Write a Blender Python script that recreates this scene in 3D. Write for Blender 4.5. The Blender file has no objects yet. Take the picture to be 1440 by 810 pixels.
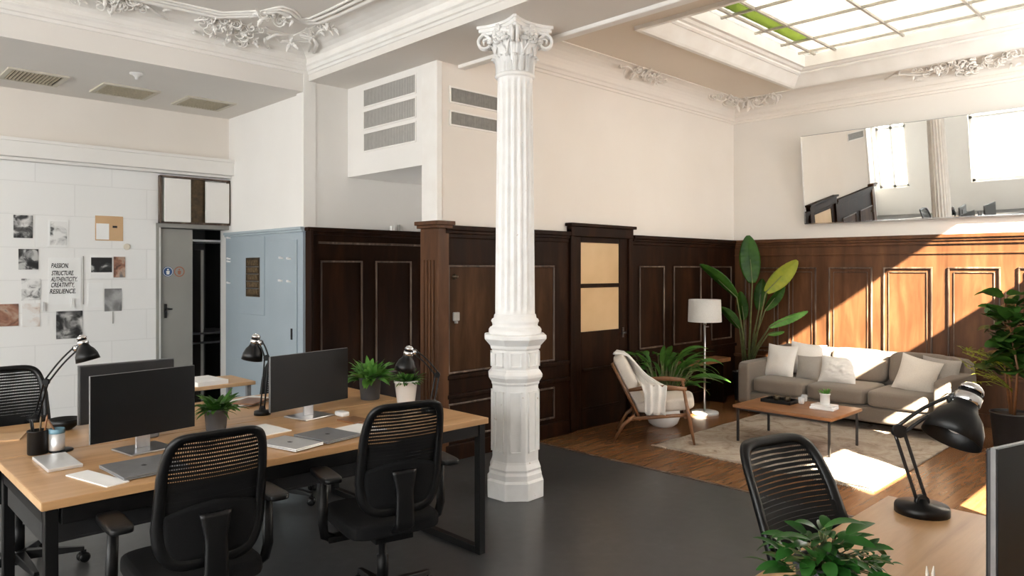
import bpy, math, random
from mathutils import Vector, Matrix, noise
random.seed(7)
C = bpy.context.scene.collection
PI = math.pi
# ------------------------------------------------------------------ survey of the photograph: camera, and pixel -> point at a known plane
F, CX, HY, H = 1030., 720., 378., 1.55
AZ = math.radians(45.8); S_, C_ = math.sin(AZ), math.cos(AZ)
def _w(lat, d, z): return Vector((lat*S_+d*C_, -lat*C_+d*S_, z))
def PZ(x, y, z):
    d = F*(H-z)/(y-HY); return _w((x-CX)/F*d, d, z)
def PX(x, y, X):
    r = (x-CX)/F; d = X/(r*S_+C_); return _w(r*d, d, H-(y-HY)*d/F)
def PY(x, y, Y):
    r = (x-CX)/F; d = Y/(S_-r*C_); return _w(r*d, d, H-(y-HY)*d/F)
def PD(x, y, d): return _w((x-CX)/F*d, d, H-(y-HY)*d/F)

# ------------------------------------------------------------------ mesh builder
class MB:
    def __init__(s): s.v=[]; s.f=[]; s.sm=[]; s.uv={}; s.mi=[]
    def add(s, p): s.v.append(Vector(p)); return len(s.v)-1
    def face(s, idx, smooth=False, mi=0): s.f.append(tuple(idx)); s.sm.append(smooth); s.mi.append(mi)
    def box(s, x0,y0,z0,x1,y1,z1, M=None, mi=0):
        if x0>x1: x0,x1=x1,x0
        if y0>y1: y0,y1=y1,y0
        if z0>z1: z0,z1=z1,z0
        P=[(x0,y0,z0),(x1,y0,z0),(x1,y1,z0),(x0,y1,z0),(x0,y0,z1),(x1,y0,z1),(x1,y1,z1),(x0,y1,z1)]
        b=len(s.v)
        for p in P: s.v.append(M@Vector(p) if M else Vector(p))
        for q in ((0,3,2,1),(4,5,6,7),(0,1,5,4),(1,2,6,5),(2,3,7,6),(3,0,4,7)): s.face([b+i for i in q],False,mi)
        return s
    def prism(s, poly, z0, z1, M=None, mi=0, smooth=False):
        b=len(s.v); n=len(poly)
        for z in (z0,z1):
            for p in poly:
                q=Vector((p[0],p[1],z)); s.v.append(M@q if M else q)
        for i in range(n):
            j=(i+1)%n; s.face((b+i,b+j,b+n+j,b+n+i),smooth,mi)
        s.face([b+i for i in range(n)][::-1],False,mi); s.face([b+n+i for i in range(n)],False,mi)
        return s
    def lathe(s, prof, c=(0,0,0), seg=24, M=None, smooth=True, mi=0, rot=0., cap=True):
        b=len(s.v); n=len(prof)
        for r,z in prof:
            for k in range(seg):
                a=rot+2*PI*k/seg; q=Vector((r*math.cos(a),r*math.sin(a),z))
                if M: q=M@q
                s.v.append(q+Vector(c))
        for i in range(n-1):
            for k in range(seg):
                l=(k+1)%seg; s.face((b+i*seg+k,b+i*seg+l,b+(i+1)*seg+l,b+(i+1)*seg+k),smooth,mi)
        if cap:
            s.face([b+k for k in range(seg)][::-1],False,mi); s.face([b+(n-1)*seg+k for k in range(seg)],False,mi)
        return s
    def tube(s, pts, r, seg=8, mi=0, smooth=True, flat=1.0):
        pts=[Vector(p) for p in pts]; n=len(pts)
        rs=r if isinstance(r,(list,tuple)) else [r]*n
        t0=(pts[1]-pts[0]).normalized(); up=Vector((0,0,1)) if abs(t0.z)<.9 else Vector((1,0,0))
        nrm=(up-t0*up.dot(t0)).normalized(); b=len(s.v)
        for i,p in enumerate(pts):
            t=(pts[min(i+1,n-1)]-pts[max(i-1,0)]).normalized()
            nrm=(nrm-t*nrm.dot(t)); nrm=nrm.normalized() if nrm.length>1e-6 else t.orthogonal().normalized(); bi=t.cross(nrm)
            for k in range(seg):
                a=2*PI*(k+.5)/seg; s.v.append(p+nrm*math.cos(a)*rs[i]+bi*math.sin(a)*rs[i]*flat)
        for i in range(n-1):
            for k in range(seg):
                l=(k+1)%seg; s.face((b+i*seg+k,b+i*seg+l,b+(i+1)*seg+l,b+(i+1)*seg+k),smooth and seg>4,mi)
        s.face([b+k for k in range(seg)][::-1],False,mi); s.face([b+(n-1)*seg+k for k in range(seg)],False,mi)
        return s
    def bar(s, a, b, w, h=None, mi=0):      # rectangular bar between two points
        a,b=Vector(a),Vector(b); h=h or w; t=(b-a).normalized()
        up=Vector((0,0,1)) if abs(t.z)<.95 else Vector((0,1,0))
        x=t.cross(up).normalized(); z=x.cross(t)
        M=Matrix((( x.x,t.x,z.x,a.x),(x.y,t.y,z.y,a.y),(x.z,t.z,z.z,a.z),(0,0,0,1)))
        return s.box(-w/2,0,-h/2,w/2,(b-a).length,h/2,M,mi)
    def grid(s, fn, nu, nv, smooth=True, uv=None, mi=0, closeu=False):
        b=len(s.v)
        for j in range(nv+1):
            for i in range(nu+1): 
                u,v=i/nu,j/nv; s.v.append(Vector(fn(u,v)))
                if uv: s.uv[len(s.v)-1]=uv(u,v)
        for j in range(nv):
            for i in range(nu):
                a=b+j*(nu+1)+i; s.face((a,a+1,a+nu+2,a+nu+1),smooth,mi)
        return s
    def soft(s, c, size, p=7, n=8, M=None, mi=0):    # puffy rounded box
        c=Vector(c); h=[q/2 for q in size]
        for ax in range(3):
            for sg in (-1,1):
                def fn(u,v):
                    q=[0,0,0]; q[ax]=sg; a=2*u-1; b_=2*v-1
                    a=math.copysign(abs(a)**.6,a); b_=math.copysign(abs(b_)**.6,b_)
                    q[(ax+1)%3]=a*sg; q[(ax+2)%3]=b_
                    L=sum(abs(k)**p for k in q)**(1/p)
                    w=Vector((q[0]/L*h[0],q[1]/L*h[1],q[2]/L*h[2]))
                    return (M@w if M else w)+c
                s.grid(fn,n,n,True,None,mi)
        return s
    def sweep(s, path, prof, closed=False, mi=0, smooth=False, flip=False):
        # path: list of (x,y); prof: list of (inward offset, z); inward = left of the travel direction
        n=len(path); P=[Vector((p[0],p[1])) for p in path]; b=len(s.v); m=len(prof)
        for i in range(n):
            d1=(P[i]-P[i-1]) if (i>0 or closed) else (P[1]-P[0])
            d2=(P[(i+1)%n]-P[i]) if (i<n-1 or closed) else (P[n-1]-P[n-2])
            d1.normalize(); d2.normalize()
            n1=Vector((-d1.y,d1.x)); n2=Vector((-d2.y,d2.x)); nn=(n1+n2); nn/=max(.2,(1+n1.dot(n2)))
            for o,z in prof: s.v.append(Vector((P[i].x+nn.x*o,P[i].y+nn.y*o,z)))
        for i in range(n if closed else n-1):
            j=(i+1)%n
            for k in range(m-1): s.face((b+i*m+k,b+j*m+k,b+j*m+k+1,b+i*m+k+1) if not flip else (b+i*m+k,b+i*m+k+1,b+j*m+k+1,b+j*m+k),smooth,mi)
        if not closed:
            s.face([b+k for k in range(m)]); s.face([b+(n-1)*m+k for k in range(m)][::-1])
        return s
    def build(s, name, mat, parent=None, local=False, bevel=0, seg=2, mods=(), recenter=True):
        me=bpy.data.meshes.new(name)
        V=s.v
        o=bpy.data.objects.new(name,me)
        if parent is not None:
            o.parent=parent
            if not local:
                Mi=rootmat(parent).inverted(); V=[Mi@p for p in V]
        elif recenter and V:
            c=Vector(((min(p.x for p in V)+max(p.x for p in V))/2,(min(p.y for p in V)+max(p.y for p in V))/2,min(p.z for p in V)))
            o.location=c; V=[p-c for p in V]
        me.from_pydata([tuple(p) for p in V],[],s.f)
        me.polygons.foreach_set('use_smooth',s.sm)
        mats=mat if isinstance(mat,(list,tuple)) else [mat]
        for m_ in mats: me.materials.append(m_)
        if len(mats)>1: me.polygons.foreach_set('material_index',s.mi)
        if s.uv:
            ul=me.uv_layers.new(name='UVMap')
            for l in me.loops: ul.data[l.index].uv=s.uv.get(l.vertex_index,(0,0))
        me.update(); C.objects.link(o)
        if bevel:
            b=o.modifiers.new('edge','BEVEL'); b.width=bevel; b.segments=seg; b.limit_method='ANGLE'; b.angle_limit=math.radians(40)
        for k,kw in mods:
            q=o.modifiers.new(k.lower(),k)
            for a,v in kw.items(): setattr(q,a,v)
        return o
def rootmat(o):
    M=Matrix.Identity(4)
    while o is not None:
        M=o.matrix_basis@M; o=o.parent
    return M
def thing(name, loc, label, cat, group=None, rz=0):
    o=bpy.data.objects.new(name,None); C.objects.link(o); o.location=loc; o.rotation_euler=(0,0,rz); o.empty_display_size=.1
    o['label']=label; o['category']=cat; o['kind']='thing'
    if group: o['group']=group
    return o
def tag(o, label, cat, group=None, kind='thing'):
    o['label']=label; o['category']=cat; o['kind']=kind
    if group: o['group']=group
    return o
def struct(o): o['kind']='structure'; return o
def dup(root, loc, rz=0, label=None):
    r=root.copy(); C.objects.link(r); r.location=loc; r.rotation_euler=(0,0,rz)
    if label: r['label']=label
    for ch in list(root.children):
        c=ch.copy(); C.objects.link(c); c.parent=r
        for g in list(ch.children):
            d=g.copy(); C.objects.link(d); d.parent=c
    return r

# ------------------------------------------------------------------ materials
def nt(name):
    m=bpy.data.materials.new(name); m.use_nodes=True; t=m.node_tree; t.nodes.clear()
    out=t.nodes.new('ShaderNodeOutputMaterial'); b=t.nodes.new('ShaderNodeBsdfPrincipled'); t.links.new(b.outputs[0],out.inputs[0])
    return m,t,b,out
def N(t,k,**kw):
    n=t.nodes.new(k)
    for a,v in kw.items():
        if a in n.inputs: n.inputs[a].default_value=v
        else: setattr(n,a,v)
    return n
def ramp(t, fac, stops):
    r=t.nodes.new('ShaderNodeValToRGB'); e=r.color_ramp.elements
    while len(e)<len(stops): e.new(.5)
    for i,(p,c) in enumerate(stops): e[i].position=p; e[i].color=(*c,1)
    t.links.new(fac,r.inputs[0]); return r.outputs[0]
def coords(t, scale=(1,1,1), kind='Object', rot=(0,0,0)):
    tc=t.nodes.new('ShaderNodeTexCoord'); mp=t.nodes.new('ShaderNodeMapping'); mp.inputs['Scale'].default_value=scale; mp.inputs['Rotation'].default_value=rot
    t.links.new(tc.outputs[kind],mp.inputs[0]); return mp.outputs[0]
def bump(t,b,h,strength=.2,dist=.01):
    n=t.nodes.new('ShaderNodeBump'); n.inputs['Strength'].default_value=strength; n.inputs['Distance'].default_value=dist
    t.links.new(h,n.inputs['Height']); t.links.new(n.outputs[0],b.inputs['Normal'])
def pm(name, c, c2=None, scale=6, rough=.5, metal=0, bmp=0, bd=.005, detail=4, spec=None, stretch=(1,1,1), sheen=0, coat=0):
    m,t,b,_=nt(name); c2=c2 or tuple(min(1,q*.86) for q in c)
    n=N(t,'ShaderNodeTexNoise',Scale=scale,Detail=detail); t.links.new(coords(t,stretch),n.inputs['Vector'])
    t.links.new(ramp(t,n.outputs['Fac'],[(.3,c2),(.7,c)]),b.inputs['Base Color'])
    b.inputs['Roughness'].default_value=rough; b.inputs['Metallic'].default_value=metal
    if spec is not None: b.inputs['Specular IOR Level'].default_value=spec
    if sheen: b.inputs['Sheen Weight'].default_value=sheen
    if coat: b.inputs['Coat Weight'].default_value=coat
    if bmp: bump(t,b,n.outputs['Fac'],bmp,bd)
    return m
def wood(name, stops, stretch, scale=3, rough=.4, bmp=.05, spec=.5):
    m,t,b,_=nt(name)
    v=coords(t,stretch)
    n1=N(t,'ShaderNodeTexNoise',Scale=scale,Detail=8,Roughness=.6,Distortion=.6); t.links.new(v,n1.inputs['Vector'])
    n2=N(t,'ShaderNodeTexNoise',Scale=scale*.28,Detail=3,Distortion=1.5); t.links.new(v,n2.inputs['Vector'])
    mx=N(t,'ShaderNodeMath',operation='MULTIPLY_ADD'); t.links.new(n1.outputs['Fac'],mx.inputs[0]); mx.inputs[1].default_value=.6
    m2=N(t,'ShaderNodeMath',operation='MULTIPLY'); t.links.new(n2.outputs['Fac'],m2.inputs[0]); m2.inputs[1].default_value=.4; t.links.new(m2.outputs[0],mx.inputs[2])
    t.links.new(ramp(t,mx.outputs[0],stops),b.inputs['Base Color'])
    b.inputs['Roughness'].default_value=rough; b.inputs['Specular IOR Level'].default_value=spec
    bump(t,b,n1.outputs['Fac'],bmp,.004)
    return m

m_wall=pm('plaster_wall',(.80,.75,.695),(.76,.705,.645),1.2,.85,bmp=.03)
m_wallw=pm('plaster_white',(.84,.82,.79),(.80,.775,.74),1.4,.8,bmp=.03)
m_ceil=pm('ceiling_paint',(.78,.75,.71),(.745,.71,.67),1.,.9)
m_trim=pm('white_moulding',(.86,.84,.81),(.80,.77,.73),5,.6,bmp=.05)
m_column=pm('chipped_white_paint',(.86,.855,.84),(.80,.785,.76),9,.5,bmp=.12)
def chipped():
    m,t,b,_=nt('chipped_white_paint'); v=coords(t)
    n=N(t,'ShaderNodeTexNoise',Scale=9,Detail=4); t.links.new(v,n.inputs['Vector']); n2=N(t,'ShaderNodeTexNoise',Scale=17,Detail=6,Roughness=.7); t.links.new(v,n2.inputs['Vector'])
    c1=ramp(t,n.outputs['Fac'],[(.3,(.86,.85,.83)),(.65,(.93,.925,.915))]); c2=ramp(t,n2.outputs['Fac'],[(.66,(0,0,0)),(.72,(1,1,1))])
    mx=N(t,'ShaderNodeMix',data_type='RGBA'); t.links.new(c2,mx.inputs[0]); t.links.new(c1,mx.inputs[6]); mx.inputs[7].default_value=(.42,.31,.22,1); t.links.new(mx.outputs[2],b.inputs['Base Color'])
    b.inputs['Roughness'].default_value=.5; bump(t,b,n.outputs['Fac'],.12,.005); return m
m_column=chipped()
m_concrete=None
def concrete():
    m,t,b,_=nt('polished_concrete')
    v=coords(t)
    n=N(t,'ShaderNodeTexNoise',Scale=1.1,Detail=8,Roughness=.65); t.links.new(v,n.inputs['Vector'])
    n2=N(t,'ShaderNodeTexNoise',Scale=14,Detail=6); t.links.new(v,n2.inputs['Vector'])
    mx=N(t,'ShaderNodeMath',operation='MULTIPLY_ADD'); t.links.new(n2.outputs['Fac'],mx.inputs[0]); mx.inputs[1].default_value=.3
    m2=N(t,'ShaderNodeMath',operation='MULTIPLY'); t.links.new(n.outputs['Fac'],m2.inputs[0]); m2.inputs[1].default_value=.7; t.links.new(m2.outputs[0],mx.inputs[2])
    t.links.new(ramp(t,mx.outputs[0],[(.3,(.034,.034,.0355)),(.55,(.060,.060,.0615)),(.75,(.105,.105,.106))]),b.inputs['Base Color'])
    r=N(t,'ShaderNodeMapRange'); t.links.new(n.outputs['Fac'],r.inputs[0]); r.inputs[3].default_value=.22; r.inputs[4].default_value=.42
    t.links.new(r.outputs[0],b.inputs['Roughness']); bump(t,b,n2.outputs['Fac'],.04,.003)
    return m
m_concrete=concrete()
def planks():
    m,t,b,_=nt('oak_plank_floor')
    v=coords(t)
    br=N(t,'ShaderNodeTexBrick',Scale=1.); br.inputs['Brick Width'].default_value=1.4; br.inputs['Row Height'].default_value=.12; br.inputs['Mortar Size'].default_value=.0015
    br.inputs['Color1'].default_value=(.46,.46,.46,1); br.inputs['Color2'].default_value=(.58,.58,.58,1); br.inputs['Mortar'].default_value=(.2,.2,.2,1); t.links.new(v,br.inputs['Vector'])
    n=N(t,'ShaderNodeTexNoise',Scale=3.5,Detail=8,Distortion=.8); t.links.new(coords(t,(1,9,1)),n.inputs['Vector'])
    mx=N(t,'ShaderNodeMix',data_type='RGBA'); mx.inputs[0].default_value=.5; t.links.new(n.outputs['Color'],mx.inputs[6]); t.links.new(br.outputs['Color'],mx.inputs[7])
    bw=N(t,'ShaderNodeRGBToBW'); t.links.new(mx.outputs[2],bw.inputs[0])
    t.links.new(ramp(t,bw.outputs[0],[(.25,(.05,.019,.006)),(.48,(.165,.074,.029)),(.68,(.28,.145,.066))]),b.inputs['Base Color'])
    b.inputs['Roughness'].default_value=.27; bump(t,b,br.outputs['Color'],.15,.002)
    return m
m_planks=planks()
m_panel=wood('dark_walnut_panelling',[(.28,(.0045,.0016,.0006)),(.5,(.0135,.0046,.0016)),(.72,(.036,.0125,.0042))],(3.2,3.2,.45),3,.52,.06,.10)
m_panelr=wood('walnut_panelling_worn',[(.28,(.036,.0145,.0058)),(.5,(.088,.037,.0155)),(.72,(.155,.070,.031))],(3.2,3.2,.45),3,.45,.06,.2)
m_bead=wood('worn_moulding_edge',[(.36,(.022,.010,.005)),(.52,(.085,.052,.034)),(.7,(.26,.20,.15))],(5,5,.8),4,.4,.05)
m_desk=wood('oak_desk_top',[(.26,(.33,.165,.068)),(.5,(.53,.31,.145)),(.72,(.64,.41,.22))],(.55,5.5,5.5),3,.30,.03)
m_deskedge=wood('oak_edge_band',[(.25,(.50,.31,.16)),(.75,(.66,.44,.25))],(.6,5,5),3,.45,.03)
m_walnut=wood('walnut_wood',[(.25,(.12,.048,.018)),(.5,(.24,.105,.042)),(.75,(.36,.18,.08))],(4,.7,4),3,.35,.04)
m_chairwood=wood('walnut_frame',[(.25,(.11,.045,.018)),(.75,(.27,.125,.055))],(3,3,3),4,.35,.04)
m_black=pm('black_powder_coat',(.0035,.0035,.0038),(.0025,.0025,.0027),20,.42,spec=.25)
m_blackpl=pm('black_plastic',(.0045,.0045,.0048),(.003,.003,.0033),30,.36,spec=.3)
m_blackfab=pm('black_fabric',(.006,.006,.0065),(.003,.003,.0035),200,.9,bmp=.3,bd=.001,spec=.2)
m_screen=pm('dark_screen_glass',(.005,.0054,.006),(.004,.0044,.005),2,.35,spec=.25)
m_monback=pm('dark_grey_plastic',(.022,.022,.024),(.017,.017,.018),5,.4)
m_edge=pm('monitor_edge_grey',(.22,.22,.225),(.18,.18,.185),30,.5,.5)
m_alu=pm('brushed_aluminium',(.55,.55,.56),(.48,.48,.49),40,.32,1,stretch=(1,12,1))
m_space=pm('grey_aluminium',(.24,.245,.255),(.21,.215,.222),30,.42,.35)
m_silver=pm('silver_aluminium',(.78,.78,.78),(.72,.72,.73),30,.35,.6)
m_chrome=pm('chrome',(.75,.75,.76),(.68,.68,.69),10,.12,1)
m_white=pm('white_plastic',(.82,.81,.79),(.76,.75,.73),10,.35)
m_paper=pm('white_paper',(.86,.86,.85),(.83,.83,.82),10,.7)
m_ceramic=pm('white_ceramic',(.84,.83,.80),(.80,.785,.76),6,.25)
m_greypot=pm('charcoal_pot',(.075,.078,.085),(.06,.062,.068),12,.55)
m_blackpot=pm('black_pot',(.02,.02,.021),(.013,.013,.014),12,.5)
m_soil=pm('potting_soil',(.03,.02,.013),(.012,.008,.006),60,.95,bmp=.6)
def leafmat(name,c,c2,rough=.38,tr=.25):
    m,t,b,out=nt(name)
    n=N(t,'ShaderNodeTexNoise',Scale=9,Detail=3); t.links.new(coords(t),n.inputs['Vector'])
    col=ramp(t,n.outputs['Fac'],[(.3,c2),(.7,c)]); t.links.new(col,b.inputs['Base Color']); b.inputs['Roughness'].default_value=rough; b.inputs['Specular IOR Level'].default_value=.22
    tl=N(t,'ShaderNodeBsdfTranslucent'); t.links.new(col,tl.inputs['Color']); mx=N(t,'ShaderNodeMixShader'); mx.inputs[0].default_value=tr
    t.links.new(b.outputs[0],mx.inputs[1]); t.links.new(tl.outputs[0],mx.inputs[2]); t.links.new(mx.outputs[0],out.inputs[0])
    return m
m_fern=leafmat('fern_leaf',(.085,.21,.035),(.028,.09,.015))
m_gun=pm('dark_metal',(.07,.07,.072),(.05,.05,.052),20,.3,.8)
m_pothos=leafmat('glossy_green_leaf',(.045,.17,.03),(.012,.07,.01),.28)
m_fernlite=leafmat('fresh_green_leaf',(.16,.37,.075),(.07,.20,.035))
m_palm=leafmat('broad_leaf',(.040,.115,.012),(.016,.055,.006),.35)
m_yleaf=leafmat('yellow_green_leaf',(.36,.36,.04),(.22,.28,.035),.35)
m_fig=leafmat('fig_leaf',(.055,.135,.022),(.015,.055,.009),.3)
m_stem=pm('plant_stem',(.13,.16,.05),(.08,.09,.035),20,.6)
m_sofa=pm('taupe_sofa_fabric',(.205,.168,.134),(.17,.137,.108),160,.95,bmp=.25,bd=.001,sheen=.15)
m_lightfab=pm('cream_fabric',(.66,.60,.53),(.58,.525,.46),150,.95,bmp=.25,bd=.001)
m_whitefab=pm('white_linen',(.80,.765,.72),(.74,.70,.65),120,.95,bmp=.25,bd=.001)
m_greyfab=pm('grey_cushion_fabric',(.36,.325,.29),(.30,.27,.24),150,.95,bmp=.25,bd=.001)
m_rug=None
def rug():
    m,t,b,_=nt('faded_rug')
    v=coords(t)
    n=N(t,'ShaderNodeTexNoise',Scale=4.5,Detail=7,Roughness=.7,Distortion=1.2); t.links.new(v,n.inputs['Vector'])
    t.links.new(ramp(t,n.outputs['Fac'],[(.32,(.15,.105,.072)),(.45,(.33,.265,.205)),(.60,(.43,.37,.30)),(.72,(.24,.165,.11))]),b.inputs['Base Color'])
    b.inputs['Roughness'].default_value=.95
    n2=N(t,'ShaderNodeTexNoise',Scale=160,Detail=2); t.links.new(v,n2.inputs['Vector']); bump(t,b,n2.outputs['Fac'],.5,.004)
    return m
m_rug=rug()
m_blue=pm('blue_grey_paint',(.36,.425,.47),(.325,.385,.43),2.2,.42,bmp=.02)
m_bluec=pm('blue_grey_trim',(.42,.49,.53),(.37,.43,.47),4,.4)
def blocks():
    m,t,b,_=nt('painted_block_wall')
    v=coords(t,(1,1,1),rot=(PI/2,0,0))
    br=N(t,'ShaderNodeTexBrick',Scale=1.); br.inputs['Brick Width'].default_value=.62; br.inputs['Row Height'].default_value=.29; br.inputs['Mortar Size'].default_value=.005; br.inputs['Mortar Smooth'].default_value=.6
    br.inputs['Color1'].default_value=(.83,.825,.81,1); br.inputs['Color2'].default_value=(.815,.81,.795,1); br.inputs['Mortar'].default_value=(.745,.74,.725,1); t.links.new(v,br.inputs['Vector'])
    t.links.new(br.outputs['Color'],b.inputs['Base Color']); b.inputs['Roughness'].default_value=.75
    inv=N(t,'ShaderNodeMath',operation='SUBTRACT'); inv.inputs[0].default_value=1; t.links.new(br.outputs['Fac'],inv.inputs[1])
    n=N(t,'ShaderNodeTexNoise',Scale=25,Detail=4); t.links.new(v,n.inputs['Vector'])
    ad=N(t,'ShaderNodeMath',operation='MULTIPLY_ADD'); t.links.new(n.outputs['Fac'],ad.inputs[0]); ad.inputs[1].default_value=.25; t.links.new(inv.outputs[0],ad.inputs[2])
    bump(t,b,ad.outputs[0],.2,.004)
    return m
m_block=blocks()
m_greydoor=pm('grey_door_paint',(.30,.29,.265),(.265,.255,.235),2,.5)
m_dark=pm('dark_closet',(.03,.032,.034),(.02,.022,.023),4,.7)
m_grille=pm('vent_grille_grey',(.36,.345,.32),(.30,.29,.27),30,.6)
m_grilleb=pm('vent_grille_beige',(.52,.46,.34),(.42,.37,.26),20,.55)
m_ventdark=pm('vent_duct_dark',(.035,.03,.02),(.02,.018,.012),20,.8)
m_bronze=pm('aged_bronze',(.13,.09,.05),(.06,.045,.03),20,.4,.7)
m_amber=pm('frosted_amber_glass',(.62,.44,.25),(.54,.37,.20),3,.28,bmp=.06)
m_mirror=pm('mirror_glass',(.90,.91,.90),(.88,.89,.88),1,.012,1)
m_shade=None
def shade():
    m,t,b,out=nt('white_lamp_shade')
    n=N(t,'ShaderNodeTexNoise',Scale=90,Detail=2); t.links.new(coords(t),n.inputs['Vector'])
    col=ramp(t,n.outputs['Fac'],[(.3,(.80,.78,.75)),(.7,(.86,.845,.82))]); t.links.new(col,b.inputs['Base Color']); b.inputs['Roughness'].default_value=.9
    tl=N(t,'ShaderNodeBsdfTranslucent'); t.links.new(col,tl.inputs['Color']); mx=N(t,'ShaderNodeMixShader'); mx.inputs[0].default_value=.45
    t.links.new(b.outputs[0],mx.inputs[1]); t.links.new(tl.outputs[0],mx.inputs[2]); t.links.new(mx.outputs[0],out.inputs[0]); return m
m_shade=shade()
def skyglass(name,tint,fr):
    m,t,b,out=nt(name); t.nodes.remove(b)
    n=N(t,'ShaderNodeTexNoise',Scale=5,Detail=3); t.links.new(coords(t),n.inputs['Vector'])
    col=ramp(t,n.outputs['Fac'],[(.35,tuple(q*.93 for q in tint)),(.65,tint)])
    a=N(t,'ShaderNodeBsdfTranslucent'); t.links.new(col,a.inputs['Color']); c=N(t,'ShaderNodeBsdfTransparent'); t.links.new(col,c.inputs['Color'])
    mx=N(t,'ShaderNodeMixShader'); mx.inputs[0].default_value=fr; t.links.new(c.outputs[0],mx.inputs[1]); t.links.new(a.outputs[0],mx.inputs[2]); t.links.new(mx.outputs[0],out.inputs[0]); return m
m_skyglass=skyglass('frosted_skylight_glass',(.40,.405,.39),.6)
m_greenglass=skyglass('green_skylight_glass',(.15,.18,.075),.5)
m_winglass=skyglass('clear_window_glass',(.98,.99,.99),.02)
def clearglass():
    m,t,b,out=nt('clear_tumbler_glass'); b.inputs['Base Color'].default_value=(.95,.97,.97,1); b.inputs['Roughness'].default_value=.03; b.inputs['Alpha'].default_value=.28
    n=N(t,'ShaderNodeTexNoise',Scale=20); t.links.new(coords(t),n.inputs['Vector']); bump(t,b,n.outputs['Fac'],.02,.001); return m
m_glass=clearglass()
def net():      # woven chair mesh: rows of small openings
    m,t,b,out=nt('woven_chair_mesh'); b.inputs['Base Color'].default_value=(.004,.004,.0043,1); b.inputs['Roughness'].default_value=.6; b.inputs['Specular IOR Level'].default_value=.25
    tc=N(t,'ShaderNodeTexCoord'); sp=N(t,'ShaderNodeSeparateXYZ'); t.links.new(tc.outputs['UV'],sp.inputs[0])
    nz=N(t,'ShaderNodeTexNoise',Scale=9,Detail=2); t.links.new(tc.outputs['UV'],nz.inputs['Vector'])
    def frac(sock,k,add=None):
        a=N(t,'ShaderNodeMath',operation='MULTIPLY'); t.links.new(sock,a.inputs[0]); a.inputs[1].default_value=k
        f=N(t,'ShaderNodeMath',operation='FRACT'); t.links.new(a.outputs[0],f.inputs[0]); return f.outputs[0]
    fx=frac(sp.outputs[0],1/.0075); fz=frac(sp.outputs[1],1/.0150)
    a=N(t,'ShaderNodeMath',operation='LESS_THAN'); t.links.new(fx,a.inputs[0]); a.inputs[1].default_value=.58
    th=N(t,'ShaderNodeMapRange'); t.links.new(sp.outputs[1],th.inputs[0]); th.inputs[1].default_value=.72; th.inputs[2].default_value=.92; th.inputs[3].default_value=.03; th.inputs[4].default_value=.36
    ad=N(t,'ShaderNodeMath',operation='MULTIPLY'); t.links.new(th.outputs[0],ad.inputs[0])
    n2=N(t,'ShaderNodeMath',operation='MULTIPLY'); t.links.new(nz.outputs['Fac'],n2.inputs[0]); n2.inputs[1].default_value=2.0; t.links.new(n2.outputs[0],ad.inputs[1])
    c=N(t,'ShaderNodeMath',operation='LESS_THAN'); t.links.new(fz,c.inputs[0]); t.links.new(ad.outputs[0],c.inputs[1])
    mu=N(t,'ShaderNodeMath',operation='MULTIPLY'); t.links.new(a.outputs[0],mu.inputs[0]); t.links.new(c.outputs[0],mu.inputs[1])
    tr=N(t,'ShaderNodeBsdfTransparent'); mx=N(t,'ShaderNodeMixShader'); t.links.new(mu.outputs[0],mx.inputs[0]); t.links.new(b.outputs[0],mx.inputs[1]); t.links.new(tr.outputs[0],mx.inputs[2]); t.links.new(mx.outputs[0],out.inputs[0])
    return m
m_net=net()

# ================================================================== ROOM SHELL
YW=.25
XR, YB, YR, YK, XB, XL, YF = 8.35, 4.62, 5.95, 7.60, 3.23, -5.0, -0.9
ZS, ZCL, ZCR, ZBM = 3.12, 3.50, 3.60, 3.22
TOP=4.0
b=MB(); b.box(XL-.2,YF-.2,-.15,4.72,YK+1.6,0); struct(b.build('floor',m_concrete))
b=MB(); b.box(4.72,YF-.2,-.15,XR+.2,YB+.2,0); struct(b.build('floor_wood',m_planks))
b=MB(); b.box(4.705,YW,-.01,4.735,YB,.004); struct(b.build('trim_1',m_bead))
b=MB(); b.box(XR,YF-.2,0,XR+.2,YB+.17,TOP); struct(b.build('wall_right',pm('plaster_warm_white',(.74,.70,.655),(.70,.66,.61),1.3,.85,bmp=.03)))
b=MB(); b.box(3.66,YB,0,XR,YB+.17,TOP); struct(b.build('wall_back',m_wall))
b=MB(); b.box(XB,YR,0,5.1,YR+.15,TOP); b.box(5.0,YB+.17,0,5.15,YR,TOP); struct(b.build('wall_recess',m_wallw))
b=MB(); b.box(XB,YR+.15,0,XB+.2,YK+.2,TOP); b.box(XB-.03,YR-.012,1.92,XB+.09,YR+.12,ZBM+.1); struct(b.build('wall_alcove',m_wallw))
# white painted block wall with the doorway at its right end
DX0,DX1,DZ=2.53,3.215,1.97
b=MB(); b.box(XL-.2,YK,0,DX0,YK+.2,TOP); b.box(DX0,YK,DZ,XB,YK+.2,TOP); struct(b.build('wall_left',m_block))
# closet behind the doorway
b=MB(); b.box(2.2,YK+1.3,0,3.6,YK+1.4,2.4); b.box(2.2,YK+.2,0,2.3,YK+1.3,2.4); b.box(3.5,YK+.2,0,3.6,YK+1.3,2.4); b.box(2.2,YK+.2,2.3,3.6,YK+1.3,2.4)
struct(b.build('wall_closet',m_dark))
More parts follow.
